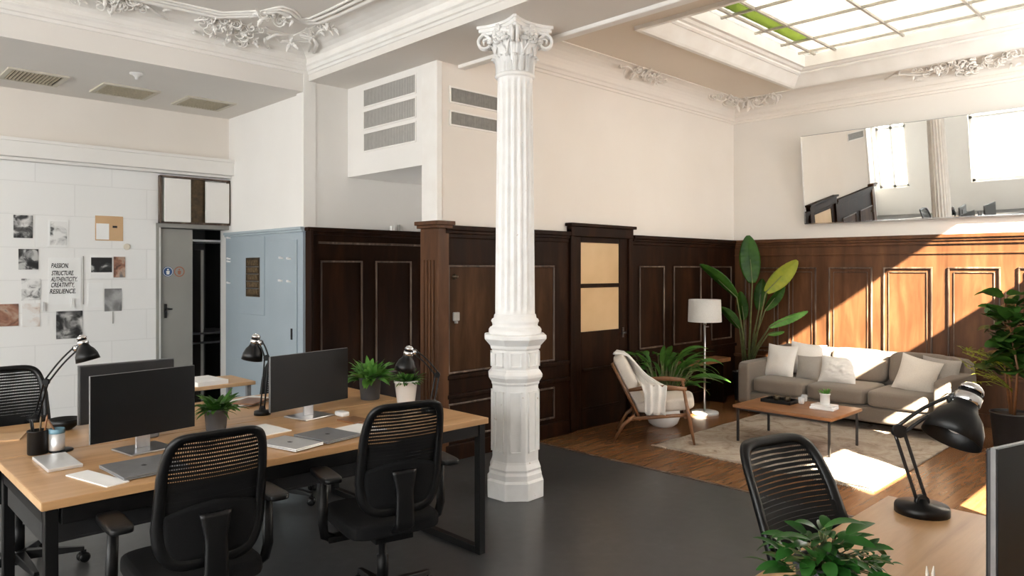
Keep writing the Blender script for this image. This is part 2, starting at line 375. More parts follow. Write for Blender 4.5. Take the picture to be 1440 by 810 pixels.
# unseen walls with windows and added sun slots, out of the photograph's frame
def wall_with_holes(axis, pos, thick, a0, a1, holes, zt=TOP):
    b=MB(); cuts=sorted(set([a0,a1]+[h[0] for h in holes]+[h[1] for h in holes]))
    for i in range(len(cuts)-1):
        c0,c1=cuts[i],cuts[i+1]; zz=[0.]
        hs=sorted([(h[2],h[3]) for h in holes if h[0]<=c0+1e-6 and h[1]>=c1-1e-6])
        for h0,h1 in hs:
            if h0>zz[-1]+1e-6: segbox(b,axis,pos,thick,c0,c1,zz[-1],h0)
            zz.append(h1)
        if zt>zz[-1]: segbox(b,axis,pos,thick,c0,c1,zz[-1],zt)
    return b
def segbox(b,axis,pos,th,c0,c1,z0,z1):
    if axis=='x': b.box(pos,c0,z0,pos+th,c1,z1)
    else: b.box(c0,pos,z0,c1,pos+th,z1)
WL=[(-.5,2.3,.75,3.1),(2.7,5.25,.75,3.1),(6.72,7.5,.75,3.1)]
struct(wall_with_holes('x',XL-.2,.2,YF-.2,YK+.2,WL).build('wall_side',m_wallw))
WF=[(4.30,5.19,1.19,1.73),(3.78,4.75,2.84,3.03),(6.15,7.95,2.42,3.46),(6.02,6.42,1.64,1.85),(4.78,5.6,.52,.90)]  # unseen slots, shaped to throw the sun patches in the lounge
struct(wall_with_holes('y',YW-.06,.06,3.68,XR+.2,WF).build('wall_sun_slots',m_wallw))
WG=(-4.5,-2.7,.75,3.05)  # window opened in the unseen wall as front fill for the column
b=wall_with_holes('y',YF-.06,.06,XL-.2,3.68,[WG]); b.box(3.68,YF-.06,0,3.74,YW-.06,TOP); struct(b.build('wall_front_left',m_wallw))
wn=2
for y0,y1,z0,z1 in WL:
    w=MB()
    for a in (y0,y1-.07,(y0+y1)/2-.035): w.box(XL-.15,a,z0,XL-.06,a+.07,z1)
    for z in (z0,z1-.07,2.35): w.box(XL-.15,y0,z,XL-.06,y1,z+.07)
    f=struct(w.build('window_%d'%wn,m_trim)); g=MB(); g.box(XL-.11,y0+.05,z0+.05,XL-.10,y1-.05,z1-.05); g.build('pane',m_winglass,f); wn+=1
for x0,x1,z0,z1 in WF:  # frames and panes for the added sun slots
    w=MB()
    for a in (x0,x1-.025): w.box(a,YW-.05,z0,a+.025,YW-.01,z1)
    for z in (z0,z1-.02): w.box(x0,YW-.05,z,x1,YW-.01,z+.02)
    f=struct(w.build('window_%d'%wn,m_trim)); g=MB(); g.box(x0+.02,YW-.035,z0+.015,x1-.02,YW-.03,z1-.015); g.build('pane',m_winglass,f); wn+=1
w=MB()
for a in (WG[0],WG[1]-.06,(WG[0]+WG[1])/2-.03): w.box(a,YF-.05,WG[2],a+.06,YF-.01,WG[3])
for z in (WG[2],WG[3]-.06,2.3): w.box(WG[0],YF-.05,z,WG[1],YF-.01,z+.06)
f=struct(w.build('window_%d'%wn,m_trim)); g=MB(); g.box(WG[0]+.03,YF-.035,WG[2]+.03,WG[1]-.03,YF-.03,WG[3]-.03); g.build('pane',m_winglass,f)
# ceilings
b=MB(); b.box(XL-.2,YF-.2,ZCL,3.25,YR,TOP); struct(b.build('ceiling',m_ceil))
b=MB(); b.box(XL-.2,YR,ZS,XB+.02,YK+.1,TOP); struct(b.build('ceiling_soffit',m_ceil))
b=MB(); b.box(3.25,YF-.06,ZBM,3.93,YB+.02,TOP); b.box(3.25,YB+.02,ZBM,3.72,YR+.05,TOP); struct(b.build('ceiling_beam',m_ceil))
b=MB(); b.box(XL,YK-.012,2.60,XB,YK+.0,ZS+.02); struct(b.build('wall_upper',m_wall))
b=MB(); b.box(3.87,YW,ZBM-.028,3.95,YB,ZBM+.03); struct(b.build('trim_2',m_trim,bevel=.008))
SX0,SX1,SY0,SY1=5.12,7.96,.5,3.66
b=MB(); b.box(3.93,YW-.06,ZCR,SX0,YB+.1,TOP-.05); b.box(SX1,YW-.06,ZCR,XR+.1,YB+.1,TOP-.05); b.box(SX0,SY1,ZCR,SX1,YB+.1,TOP-.05); b.box(SX0,YW-.06,ZCR,SX1,SY0,TOP-.05)
struct(b.build('ceiling_right',pm('ceiling_bounce_tint',(.74,.665,.58),(.70,.625,.54),1.,.9)))  # orange sun bounce is put into this warmer ceiling colour
# ------------------------------------------------------------------ skylight
SK=thing('window_1',(6.5,2,ZCR),'large gridded skylight with white stepped frame in the ceiling','skylight'); SK['kind']='structure'
fr=[(0.0,ZCR-.03),(.0,ZCR+.005),(-.035,ZCR-.03),(0.0,ZCR-.03)]
path=[(SX0,SY0),(SX1,SY0),(SX1,SY1),(SX0,SY1)]
b=MB(); b.sweep(path,[(-.06,ZCR+.0),(-.06,ZCR-.035),(-.02,ZCR-.035),(.0,ZCR-.02),(.085,ZCR+.075),(.10,ZCR+.07),(.12,ZCR+.085),(.12,ZCR+.10),(.15,ZCR+.105),(.17,ZCR+.125),(.205,ZCR+.125),(.205,ZCR+.24),(.19,ZCR+.40)],closed=True)
b.build('frame',m_trim,SK)
zg=3.845
b=MB(); b.box(5.33,.71,zg,7.75,3.13,zg+.012); b.box(5.33,3.31,zg,7.75,3.46,zg+.012); b.box(7.22,3.13,zg,7.75,3.31,zg+.012); b.build('pane',m_skyglass,SK)
b=MB(); b.box(5.33,3.13,zg,7.22,3.31,zg+.012); b.build('green_pane',m_greenglass,SK)['label']='green tinted strip of glass'
b=MB()
for x in (5.40,6.02,6.65,7.20,7.60): b.box(x-.012,.71,zg-.022,x+.012,3.46,zg)
for y in (3.345,3.13,2.47,1.79,1.11): b.box(5.33,y-.012,zg-.02,7.75,y+.012,zg)
b.build('glazing_bars',pm('skylight_bar',(.50,.46,.40),(.40,.37,.32),15,.5),SK)
# shaft added above the skylight to block the low sun
b=MB(); zt=6.3
b.box(SX0-.1,SY0-.1,TOP-.05,SX0+.0,SY1+.1,zt); b.box(SX1,SY0-.1,TOP-.05,SX1+.1,SY1+.1,zt); b.box(SX0,SY1,TOP-.05,SX1,SY1+.1,zt); b.box(SX0,SY0-.1,TOP-.05,SX1,SY0,zt)
struct(b.build('wall_sun_block',m_wallw))
# ------------------------------------------------------------------ cornices (mouldings and coves)
corn=lambda z:[(0,z-.055),(.010,z-.05),(.010,z-.028),(.024,z-.022),(.030,z+.005),(.042,z+.018),(.044,z+.03),(.03,z+.038)]
def cove(z0,off,z1,n=7): return [(off-(off-.03)*math.cos(PI/2*k/n),z0+(z1-z0)*math.sin(PI/2*k/n)) for k in range(n+1)]
pL=[(XL,YR),(3.25,YR)][::-1]
# left bay: fascia at y=YR and the beam at x=3.25
b=MB(); prof=corn(3.33)+cove(3.372,.30,3.492)+[(.30,3.5),(0,3.5)]
b.sweep([(3.25,YF),(3.25,YR),(XL,YR)],prof,smooth=False); struct(b.build('trim_3',m_trim))
# ceiling ribbon moulding with its cartouche corner
def ribbon(off): 
    return [(3.25-.30+off*.0-off,YF),(3.25-.30-off,4.9),(2.93-off*.9,5.18),(2.87-off*.8,5.26-off*.4),(2.75,5.25-off*.8),(2.66,5.19-off),(2.57,5.18-off),(2.54,5.25-off),(2.50,5.38-off),(2.44,5.45-off),(2.30,5.62-off),(1.9,5.65-off),(XL,5.65-off)]
b=MB()
for off,r,z in ((0,.022,3.492),(.055,.016,3.494),(.10,.010,3.496)):
    b.tube([(x,y,z) for x,y in ribbon(off)],r,8)
struct(b.build('trim_4',m_trim))
# right room
b=MB(); prof=corn(3.40)+cove(3.442,.22,3.592)+[(.22,3.6),(0,3.6)]
b.sweep([(XR,YW),(XR,YB),(3.93,YB)],prof); struct(b.build('trim_5',m_wall))
# ------------------------------------------------------------------ plaster rocaille ornaments (scrolls, leaves, shells)
def scroll(b,M,turns=1.3,R=.09,r=.010,sg=1):
    pts=[];rs=[]
    for k in range(22):
        t=k/21; a=sg*turns*2*PI*t; q=R*(1-t)**.8+.006; pts.append(M@Vector((q*math.cos(a),q*math.sin(a),.012))); rs.append(r*(1.1-.5*t))
    b.tube(pts,rs,6)
def acanthus(b,M,L=.12,W=.05,curl=.03):
    def fn(u,v):
        x=(u-.5)*2; w=W*math.sin(PI*min(1,v*.9+.08))**.7*(1+.22*math.sin(v*22)); return M@Vector((x*w/2, v*L, .006+curl*v*v+.012*(1-x*x)-.006*abs(math.cos(v*11))))
    b.grid(fn,6,12); b.grid(lambda u,v:fn(1-u,v)-Vector((0,0,.003)),2,2)
def basis(p,x,z): 
    z=Vector(z).normalized(); x=Vector(x); x=(x-z*x.dot(z)).normalized(); y=z.cross(x); p=Vector(p)
    return Matrix(((x.x,y.x,z.x,p.x),(x.y,y.y,z.y,p.y),(x.z,y.z,z.z,p.z),(0,0,0,1)))
def ornament(name,label,pts,spread,size,n,mat,nrm,along,group=None):
    rnd=random.Random(hash(label)%1000 if False else len(label)); b=MB()
    for k in range(n):
        base=pts[k%len(pts)]; p=Vector(base)+Vector([rnd.uniform(-s,s) for s in spread])
        M=basis(p,along,nrm)@Matrix.Rotation(rnd.uniform(0,2*PI),4,'Z'); sc=size*rnd.uniform(.6,1.2)
        q=rnd.random()
        if q<.45: acanthus(b,M,.12*sc,.055*sc,.045*sc)
        elif q<.8: scroll(b,M,rnd.uniform(.7,1.4),.06*sc,.009*sc,rnd.choice((-1,1)))
        else: b.lathe([(.001,.03*sc),(.012*sc,.028*sc),(.02*sc,.012*sc),(.021*sc,-.01)],(0,0,0),8,M)
    return tag(b.build(name,mat),label,'plaster ornament')
LN=(-.5,-.6,-.75)
def on_coveL(x,t): # fascia cove at y=YR: t 0 wall .. 1 ceiling
    return (x,YR-.06-.24*t,3.39+.10*math.sin(t*PI/2))
def on_coveB(y,t): return (3.25-.06-.24*t,y,3.39+.10*math.sin(t*PI/2))
b=MB()
rnd=random.Random(3)
def put(p,kind,ang,sc,al=(1,0,0)):
    M=basis(p,al,LN)@Matrix.Rotation(ang,4,'Z')
    if kind=='a': acanthus(b,M,.13*sc,.06*sc,.045*sc)
    elif kind=='s': scroll(b,M,1.2,.075*sc,.012*sc,1)
    elif kind=='z': scroll(b,M,1.2,.075*sc,.012*sc,-1)
    else: b.lathe([(.001,.035*sc),(.014*sc,.03*sc),(.022*sc,.012*sc),(.022*sc,-.02)],(0,0,0),8,M)
for k in range(105):
    x=2.22+.42*rnd.random()+(.2*rnd.random() if rnd.random()<.25 else 0); t=max(0,min(1,1-abs(rnd.gauss(0,.42)))); put(on_coveL(x,t),rnd.choice('aaassz..'),rnd.uniform(0,6.3),rnd.uniform(.28,.6))
for k in range(22):
    put((2.60+rnd.uniform(-.16,.16),5.26+rnd.uniform(-.06,.10),3.475),rnd.choice('aas.'),rnd.uniform(0,6.3),rnd.uniform(.35,.7))
for k in range(22):
    y=5.10+.45*rnd.random(); put(on_coveB(y,.6+.4*rnd.random()),rnd.choice('aas.'),rnd.uniform(0,6.3),rnd.uniform(.3,.5),(0,1,0))
for k in range(7): put(on_coveL(2.30+.09*k,.10),'.',0,.45)
# long C-scrolls framing the corner
b.tube([on_coveL(2.18+.08*k,.55+.2*math.sin(k*1.1)) for k in range(10)]+[on_coveB(5.62-.07*k,.5+.05*k) for k in range(8)],.009,6)
b.tube([on_coveL(2.82,.15),on_coveL(2.77,.45),on_coveL(2.82,.8),on_coveL(2.90,.95)],[.012,.018,.015,.008],6)
b.tube([on_coveB(5.70,.1),on_coveB(5.56,.3),on_coveB(5.50,.6),on_coveB(5.58,.9)],[.012,.018,.015,.008],6)
b.tube([on_coveB(5.74,.2),on_coveB(5.62,.4),on_coveB(5.57,.6),on_coveB(5.62,.8)],[.008,.012,.010,.006],6)
# little cross of leaves in the corner field
for a in range(4): put((2.93,5.66,3.43),'a',a*PI/2,.55)
tag(b.build('plaster_ornament',m_trim),'ornate white rocaille corner of scrolls and leaves above the block wall','plaster ornament')
b=MB()
for k in range(60): put(on_coveL(1.60+rnd.gauss(0,.14),.25+.75*rnd.random()),rnd.choice('aasz.'),rnd.uniform(0,6.3),rnd.uniform(.25,.55))
b.tube([on_coveL(1.2+.08*k,.55+.2*math.sin(k*1.1)) for k in range(11)],.009,6)
tag(b.build('plaster_ornament',m_trim),'small scrollwork on the cove cut by the top left of the photo','plaster ornament')
def on_R(y,t): return (XR-.05-.17*t,y,3.45+.13*math.sin(t*PI/2))
def on_K(x,t): return (x,YB-.05-.17*t,3.45+.13*math.sin(t*PI/2))
LN=(0,-.6,-.8); b=MB()
for k in range(46): put(on_K(6.25+rnd.gauss(0,.17),.35+.65*rnd.random()),rnd.choice('aasz'),rnd.uniform(0,6.3),rnd.uniform(.3,.6))
b.tube([on_K(5.85+.08*k,.6+.15*math.sin(k*1.3)) for k in range(11)],.010,6)
tag(b.build('plaster_ornament',m_wall),'beige scroll relief on the cove above the glazed wooden door','plaster ornament')
LN=(-.6,-.3,-.75); b=MB()
for k in range(16): put(on_K(8.12-.5*rnd.random()**1.5,.5+.5*rnd.random()),rnd.choice('aasz'),rnd.uniform(0,6.3),rnd.uniform(.5,1.))
for k in range(22): put(on_R(4.4-.5*rnd.random()**1.3,.5+.5*rnd.random()),rnd.choice('aasz'),rnd.uniform(0,6.3),rnd.uniform(.5,1.),(0,1,0))
tag(b.build('plaster_ornament',m_wall),'scroll relief in the far ceiling corner above the tall banana plant','plaster ornament')
b=MB()
for k in range(90): put(on_R(1.95+rnd.gauss(0,.3),.2+.8*rnd.random()),rnd.choice('aasz.'),rnd.uniform(0,6.3),rnd.uniform(.3,.65),(0,1,0))
b.tube([on_R(1.1+.1*k,.55+.15*math.sin(k*1.3)) for k in range(18)],.012,6)
tag(b.build('plaster_ornament',m_wall),'scroll relief on the cove above the hanging mirror','plaster ornament')
# ------------------------------------------------------------------ wood panelling
def frame_on(b,axis,pos,a0,a1,z0,z1,w=.016,d=.018,sgn=-1):
    for (p0,p1,q0,q1) in ((a0,a1,z0,z0+w),(a0,a1,z1-w,z1),(a0,a0+w,z0+w,z1-w),(a1-w,a1,z0+w,z1-w)):
        if axis=='y': b.box(p0,pos,q0,p1,pos+sgn*d,q1)
        else: b.box(pos,p0,q0,pos+sgn*d,p1,q1)
# back wall dado
yd=YB-.03
p=MB()
p.box(3.70,yd,0,5.22,YB,1.86); p.box(6.18,yd,0,XR,YB,1.86)
for (x0,x1) in ((3.70,5.20),(6.20,XR)):
    p.box(x0,yd-.045,1.862,x1,YB,1.90); p.box(x0,yd-.03,1.835,x1,YB,1.862); p.box(x0,yd-.016,1.80,x1,YB,1.835)
    p.box(x0,yd-.03,0,x1,YB,.13)
for z in (.655,.50): p.box(3.72,yd-.028,z,5.20,YB,z+.035)
p.box(6.2,yd-.028,.60,XR,YB,.635)
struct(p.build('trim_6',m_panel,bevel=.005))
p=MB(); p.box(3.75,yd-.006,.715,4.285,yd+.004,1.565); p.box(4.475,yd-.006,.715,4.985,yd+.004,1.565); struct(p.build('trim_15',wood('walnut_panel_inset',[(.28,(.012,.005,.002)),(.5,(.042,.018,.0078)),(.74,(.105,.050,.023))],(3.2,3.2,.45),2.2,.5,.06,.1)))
p=MB()
for a in ((3.735,4.30),(4.46,5.0),(6.32,6.78),(6.96,7.53),(7.75,8.22)): frame_on(p,'y',yd,a[0],a[1],.70,1.58)
for a in ((3.735,4.30),(4.46,5.0)): frame_on(p,'y',yd,a[0],a[1],.17,.46)
struct(p.build('trim_7',m_bead,bevel=.005))
# right wall dado
xd=XR-.03
p=MB(); p.box(xd,YW,0,XR,YB-.03,1.86); p.box(xd-.045,YW,1.862,XR,YB-.03,1.90); p.box(xd-.03,YW,1.835,XR,YB-.03,1.862); p.box(xd-.016,YW,1.80,XR,YB-.03,1.835); p.box(xd-.012,YW,1.70,XR,YB-.03,1.72)
p.box(xd-.03,YW,0,XR,YB-.03,.13); p.box(xd-.028,YW,.47,XR,YB-.03,.505); p.box(xd-.05,YW,.62,XR,1.9,.65)
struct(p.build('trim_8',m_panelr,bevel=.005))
p=MB()
for a in ((4.02,4.45),(3.57,3.90),(2.96,3.43),(2.375,2.85),(1.78,2.235),(1.18,1.64),(.58,1.04)):
    frame_on(p,'x',xd,a[0],a[1],.56,1.567); frame_on(p,'x',xd,a[0]+.05,a[1]-.05,.61,1.517,.008,.010)
struct(p.build('trim_9',m_bead,bevel=.005))
# recess dado
yr=YR-.03
p=MB(); p.box(XB+.01,yr,0,5.0,YR,1.88); p.box(XB-.02,yr-.045,1.885,5.0,YR,1.92); p.box(XB+.0,yr-.03,1.855,5.0,YR,1.885); p.box(XB,yr-.02,0,5.,YR,.14)
p.box(XB-.006,YR-.10,0,XB+.02,YR+.005,1.9)
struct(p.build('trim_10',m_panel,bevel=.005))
p=MB()
for a in ((3.35,3.79),(3.935,4.355),(4.47,4.9)): frame_on(p,'y',yr,a[0],a[1],.55,1.625)
p.box(3.33,yr-.014,1.775,4.9,yr,1.795); struct(p.build('trim_11',m_bead,bevel=.005))
# corner pilaster with flutes
p=MB(); p.box(3.625,4.565,0,3.735,4.80,1.875); p.box(3.60,4.54,1.875,3.755,4.82,1.90); p.box(3.585,4.525,1.90,3.77,4.83,1.932)
for k in range(4): y=4.615+k*.042; p.box(3.615,y,.3,3.626,y+.022,1.62)
struct(p.build('trim_12',m_panelr,bevel=.004))
# glazed wooden door
D=thing('door_1',(5.7,YB,0),'dark wooden door with two amber frosted panes in the panelled wall','door'); D['kind']='structure'
p=MB(); p.box(5.215,yd-.03,0,5.27,YB,1.93); p.box(6.12,yd-.03,0,6.185,YB,1.93); p.box(5.215,yd-.035,1.86,6.185,YB,1.955); p.box(5.19,yd-.06,1.955,6.21,YB,1.985); p.build('door_frame',m_panel,D,bevel=.005)
p=MB(); p.box(5.27,yd-.005,0,5.385,YB,1.86); p.box(5.985,yd-.005,0,6.12,YB,1.86)
for z0,z1 in ((0,.94),(1.365,1.405),(1.805,1.86)): p.box(5.385,yd-.005,z0,5.985,YB,z1)
p.box(5.40,yd-.02,.56,5.97,yd,.585); p.box(5.40,yd-.02,.18,5.97,yd,.205)
p.build('door_leaf',m_panel,D,bevel=.005)
p=MB(); p.box(5.38,yd+.006,.93,5.99,YB-.005,1.37); p.build('pane',m_amber,D)
p=MB(); p.box(5.38,yd+.006,1.40,5.99,YB-.005,1.81); p.build('pane',m_amber,D)
p=MB(); p.tube([(6.04,yd-.005,.90),(6.04,yd-.05,.90),(5.96,yd-.055,.90)],.009,8); p.box(6.028,yd-.012,.85,6.052,yd,.95); p.build('door_handle',m_gun,D)
# low window bench at the far corner
B=thing('bench',(7.4,4.4,0),'low dark wooden bench along the wall behind the floor lamp','bench')
p=MB(); p.box(6.72,4.34,.475,7.78,YB-.07,.52); p.build('bench_top',m_walnut,B,bevel=.006)
for xx in (6.78,7.66): p=MB(); p.box(xx,4.37,0,xx+.06,YB-.08,.475); p.build('bench_support',m_panel,B)
# thermostat, peg on the panel left of the column
q=PY(638,389,yd); p=MB(); p.lathe([(.022,0),(.022,.012),(.012,.02),(.012,.045),(.001,.05)],(0,0,0),14,Matrix.Translation((q.x,yd,q.z))@Matrix.Rotation(PI/2,4,'X')); tag(p.build('coat_peg',m_bronze),'small metal peg high on the dark panel left of the column','peg')
q=PY(640,445,yd); T=thing('thermostat',(q.x,yd,q.z-.035),'small grey thermostat on the dark panel left of the column','thermostat')
p=MB(); p.box(q.x-.03,yd-.025,q.z-.035,q.x+.03,yd,q.z+.035); p.build('case',m_grille,T,bevel=.006)
p=MB(); p.box(q.x-.012,yd-.03,q.z-.055,q.x+.006,yd,q.z-.037); p.build('lever',m_grille,T)

# ------------------------------------------------------------------ vent box with grilles above the recess
V=MB(); V.box(3.655,YB+.165,2.40,4.9,YR+.01,ZBM+.02)
VB=struct(V.build('wall_bulkhead',m_wallw))
def grille_x(y0,y1,z0,z1,X,label):
    g=thing('vent_grille',(X,(y0+y1)/2,z0),label,'vent',('stacked grilles on the white bulkhead'))
    f=MB(); frame_on(f,'x',X,y0,y1,z0,z1,.012,.014); f.build('frame',m_trim,g)
    s=MB(); s.box(X,y0+.01,z0+.01,X-.004,y1-.01,z1-.01)
    k=y0+.016
    while k<y1-.014: s.box(X-.004,k,z0+.01,X-.009,k+.006,z1-.01); k+=.014
    s.build('slats',m_grille,g)
def grille_y(x0,x1,z0,z1,Y,label):
    g=thing('vent_grille',((x0+x1)/2,Y,z0),label,'vent','grilles on the beige wall beside the column')
    f=MB(); frame_on(f,'y',Y,x0,x1,z0,z1,.012,.014); f.build('frame',m_trim,g)
    s=MB(); s.box(x0+.01,Y,z0+.01,x1-.01,Y-.004,z1-.01)
    k=x0+.016
    while k<x1-.014: s.box(k,Y-.004,z0+.01,k+.006,Y-.009,z1-.01); k+=.014
    s.build('slats',m_grille,g)
for z0,z1,n in ((3.00,3.17,'uppermost of the three grey grilles on the white bulkhead'),(2.80,2.975,'middle of the three grey grilles on the white bulkhead'),(2.60,2.775,'lowest of the three grey grilles on the white bulkhead')):
    grille_x(4.89,5.68,z0,z1,3.66,n)
grille_y(3.78,4.45,2.90,3.035,YB,'upper grey grille on the beige wall just behind the column shaft')
grille_y(3.78,4.45,2.715,2.84,YB,'lower grey grille on the beige wall just behind the column shaft')
p=MB(); p.box(3.645,YB-.012,1.93,3.70,YB+.19,ZBM-.001); struct(p.build('trim_13',m_trim,bevel=.006))
# small white things on the panelling ledge in the recess
for px_,h_,l_ in ((552,.045,'small white block on the panelling ledge in the recess, left of a thin stub'),(561,.06,'thin grey stub on the panelling ledge in the recess')):
    q=PY(px_,328,YR-.05); p=MB(); p.box(q.x-.018 if h_<.05 else q.x-.006,YR-.065,1.92,q.x+.018 if h_<.05 else q.x+.006,YR-.03,1.92+h_); tag(p.build('sensor_box' if h_<.05 else 'stub_pipe',m_white if h_<.05 else m_grille,bevel=.003),l_,'box' if h_<.05 else 'pipe')

# ------------------------------------------------------------------ left bay: beam, overdoor cupboard, door, blue panel
p=MB(); p.box(XL,YK-.15,2.515,XB+.03,YK,2.66); p.box(XL,YK-.165,2.645,XB+.04,YK,2.675); p.box(XL,YK-.08,2.49,XB,YK,2.515); struct(p.build('trim_14',m_wallw,bevel=.004))
CB=thing('overdoor_cupboard',((DX0+XB)/2,YK-.05,2.0),'white two-door cupboard with a dark gap above the open doorway','cupboard')
p=MB(); p.box(DX0,YK-.04,2.0,XB-.005,YK,2.02); p.box(DX0,YK-.06,2.455,XB-.005,YK,2.47); p.box(DX0,YK-.06,2.0,DX0+.012,YK,2.47); p.box(XB-.022,YK-.06,2.0,XB-.005,YK,2.47); p.build('carcass',m_bead,CB)
p=MB(); p.box(2.82,YK-.03,2.02,2.975,YK-.02,2.455); p.build('dark_gap',m_bronze,CB)['label']='dark brown opening between the doors'
p=MB(); p.box(2.565,YK-.085,2.015,2.815,YK-.055,2.445); p.build('door',m_wallw,CB,bevel=.004)
p=MB(); p.box(2.965,YK-.085,2.02,3.205,YK-.055,2.435); p.build('door',m_wallw,CB,bevel=.004)
D2=thing('door_2',(2.88,YK,0),'open doorway with a grey door leaf at the end of the white block wall','door'); D2['kind']='structure'
p=MB(); p.box(DX0-.02,YK-.012,0,DX0+.004,YK+.2,DZ+.03); p.box(DX0-.02,YK-.02,DZ-.012,XB,YK+.2,DZ+.03); p.build('door_frame',m_greydoor,D2)
p=MB(); p.box(DX0+.004,YK-.004,0,DX0+.024,YK+.16,DZ-.012); p.build('jamb',m_white,D2)
p=MB(); p.box(DX0+.026,YK+.03,.01,2.875,YK+.07,DZ-.02); lf=p.build('door_leaf',m_greydoor,D2,bevel=.003)
p=MB(); p.box(2.595,YK+.018,1.06,2.62,YK+.03,1.2); p.tube([(2.608,YK+.03,1.15),(2.608,YK-.01,1.15),(2.66,YK-.012,1.15)],.009,8); p.build('door_handle',m_blackpl,lf)
def ring(b,cx,cz,y,r0,r1,n=24):
    for k in range(n):
        a0,a1=2*PI*k/n,2*PI*(k+1)/n; i=[b.add((cx+r*math.cos(a),y,cz+r*math.sin(a))) for r,a in ((r0,a0),(r1,a0),(r1,a1),(r0,a1))]; b.face(i)
def disc(b,cx,cz,y,rx,rz,n=20):
    b.face([b.add((cx+rx*math.cos(2*PI*k/n),y,cz+rz*math.sin(2*PI*k/n))) for k in range(n)])
mblue=pm('sign_blue',(.03,.09,.24),(.025,.075,.21),8,.5); mred=pm('sign_red_brown',(.36,.13,.075),(.30,.11,.06),8,.5)
for px_,col,lab,nm in ((236,mblue,'blue round pictogram sign on the grey door leaf','blue'),(252,mred,'red ringed round pictogram sign on the grey door leaf','red')):
    q=PY(px_,382,YK+.03); s=thing('door_sign',(q.x,YK+.028,q.z-.06),lab,'sign','round signs on the grey door')
    p=MB(); p.lathe([(.052,0),(.052,.003)],(0,0,0),28,Matrix.Translation((q.x,YK+.03,q.z))@Matrix.Rotation(PI/2,4,'X')); p.build('plate',col if nm=='blue' else m_greydoor,s)
    p=MB(); yy=YK+.0262
    ring(p,q.x,q.z,yy,.042,.047 if nm=='blue' else .052)
    disc(p,q.x,q.z+.02,yy,.008,.009); p.face([p.add((q.x+a,yy,q.z+c_)) for a,c_ in ((-.013,-.028),(.013,-.028),(.017,.008),(-.017,.008))])
    p.build('pictogram',m_white if nm=='blue' else mred,s)
# things inside the closet
cl=thing('closet_shelf',(3.05,YK+.7,0),'dim grey shelving inside the open doorway','shelf')
p=MB(); p.box(3.08,YK+.35,0,3.11,YK+.9,1.75); p.build('side_panel',m_greydoor,cl)
for z in (.75,.85,1.84):
    p=MB(); p.box(2.95,YK+.3,z,3.45,YK+.9,z+.02); p.build('shelf',m_monback if z<1 else m_silver,cl)
# blue panelling (built-in cupboard front)
x=XB-.03
bl=thing('blue_cupboard',(XB-.02,6.8,0),'tall blue-grey painted cupboard front between doorway and dark panelling','cupboard')
p=MB(); p.box(x,YR+.0,0,XB,YK-.01,1.90); p.build('front_panel',m_blue,bl)
p=MB(); p.box(x-.03,YR-.01,1.90,XB,YK-.01,1.925); p.box(x-.018,YR-.01,1.88,XB,YK-.01,1.90); p.build('cap_rail',m_bluec,bl,bevel=.004)
def yb(px_): return PX(px_,400,x).y
p=MB(); p.box(x-.012,yb(418.5),.04,x,yb(379),1.815); dr=p.build('door',m_blue,bl,bevel=.004)
p=MB(); p.box(x-.02,yb(413),.91,x-.011,yb(411.3),1.01); p.build('handle',m_black,dr)
p=MB(); p.box(x-.008,yb(372.5),1.10,x,yb(338),1.86); p.build('panel',m_blue,bl,bevel=.003)
p=MB(); p.box(x-.012,yb(366.5),1.275,x-.004,yb(347),1.66,); gr=p.build('grille_frame',m_bronze,bl,bevel=.003)
p=MB()
for k in range(5):
    z=1.30+k*.071; p.box(x-.016,yb(364.5),z,x-.011,yb(349.5),z+.05)
p.build('grille_bars',pm('bronze_mesh',(.28,.19,.10),(.05,.035,.02),45,.4,.5),gr)
for k in range(4):
    p=MB(); z=1.30+k*.071+.053; p.box(x-.02,yb(365.5),z,x-.011,yb(349),z+.008); p.build('bar',m_alu,gr)
hk=[(323,335),(323,364),(323,368),(323,398),(397,363),(408,364),(396,395),(408,396)]
for i,(a,c_) in enumerate(hk):
    q=PX(a,c_,x-.012 if a>380 else x); X=q.x; p=MB(); p.box(X-.02,q.y-.02,q.z-.007,X,q.y+.02,q.z+.008); p.box(X-.032,q.y-.016,q.z-.004,X-.02,q.y+.012,q.z+.014)
    p.build('hook',m_white,bl)
# ceiling vents in the soffit
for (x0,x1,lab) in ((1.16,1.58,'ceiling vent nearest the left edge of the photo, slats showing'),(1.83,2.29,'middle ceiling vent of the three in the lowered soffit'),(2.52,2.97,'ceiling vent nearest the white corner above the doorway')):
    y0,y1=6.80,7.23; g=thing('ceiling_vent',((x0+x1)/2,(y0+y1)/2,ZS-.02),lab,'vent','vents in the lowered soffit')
    f=MB()
    for (a,b_,c_,d_) in ((x0,x1,y0,y0+.035),(x0,x1,y1-.035,y1),(x0,x0+.035,y0+.035,y1-.035),(x1-.035,x1,y0+.035,y1-.035)): f.box(a,c_,ZS-.014,b_,d_,ZS)
    f.build('frame',pm('vent_frame_beige',(.62,.575,.49),(.56,.52,.43),8,.6),g)
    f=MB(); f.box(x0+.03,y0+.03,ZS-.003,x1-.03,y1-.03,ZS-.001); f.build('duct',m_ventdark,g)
    f=MB(); k=x0+.045
    while k<x1-.045:
        M=Matrix.Translation((k,0,ZS-.010))@Matrix.Rotation(.9,4,'Y'); f.box(-.008,y0+.035,-.0015,.008,y1-.035,.0015,M); k+=.026
    f.build('slats',m_grilleb,g)
q=PZ(192,103,ZS); p=MB(); p.lathe([(.001,-.05),(.012,-.05),(.014,-.03),(.035,-.012),(.05,-.01),(.05,0)],(q.x,q.y,ZS),18); tag(p.build('sprinkler_head',m_white),'small white sprinkler on the soffit above the middle vent','sprinkler')

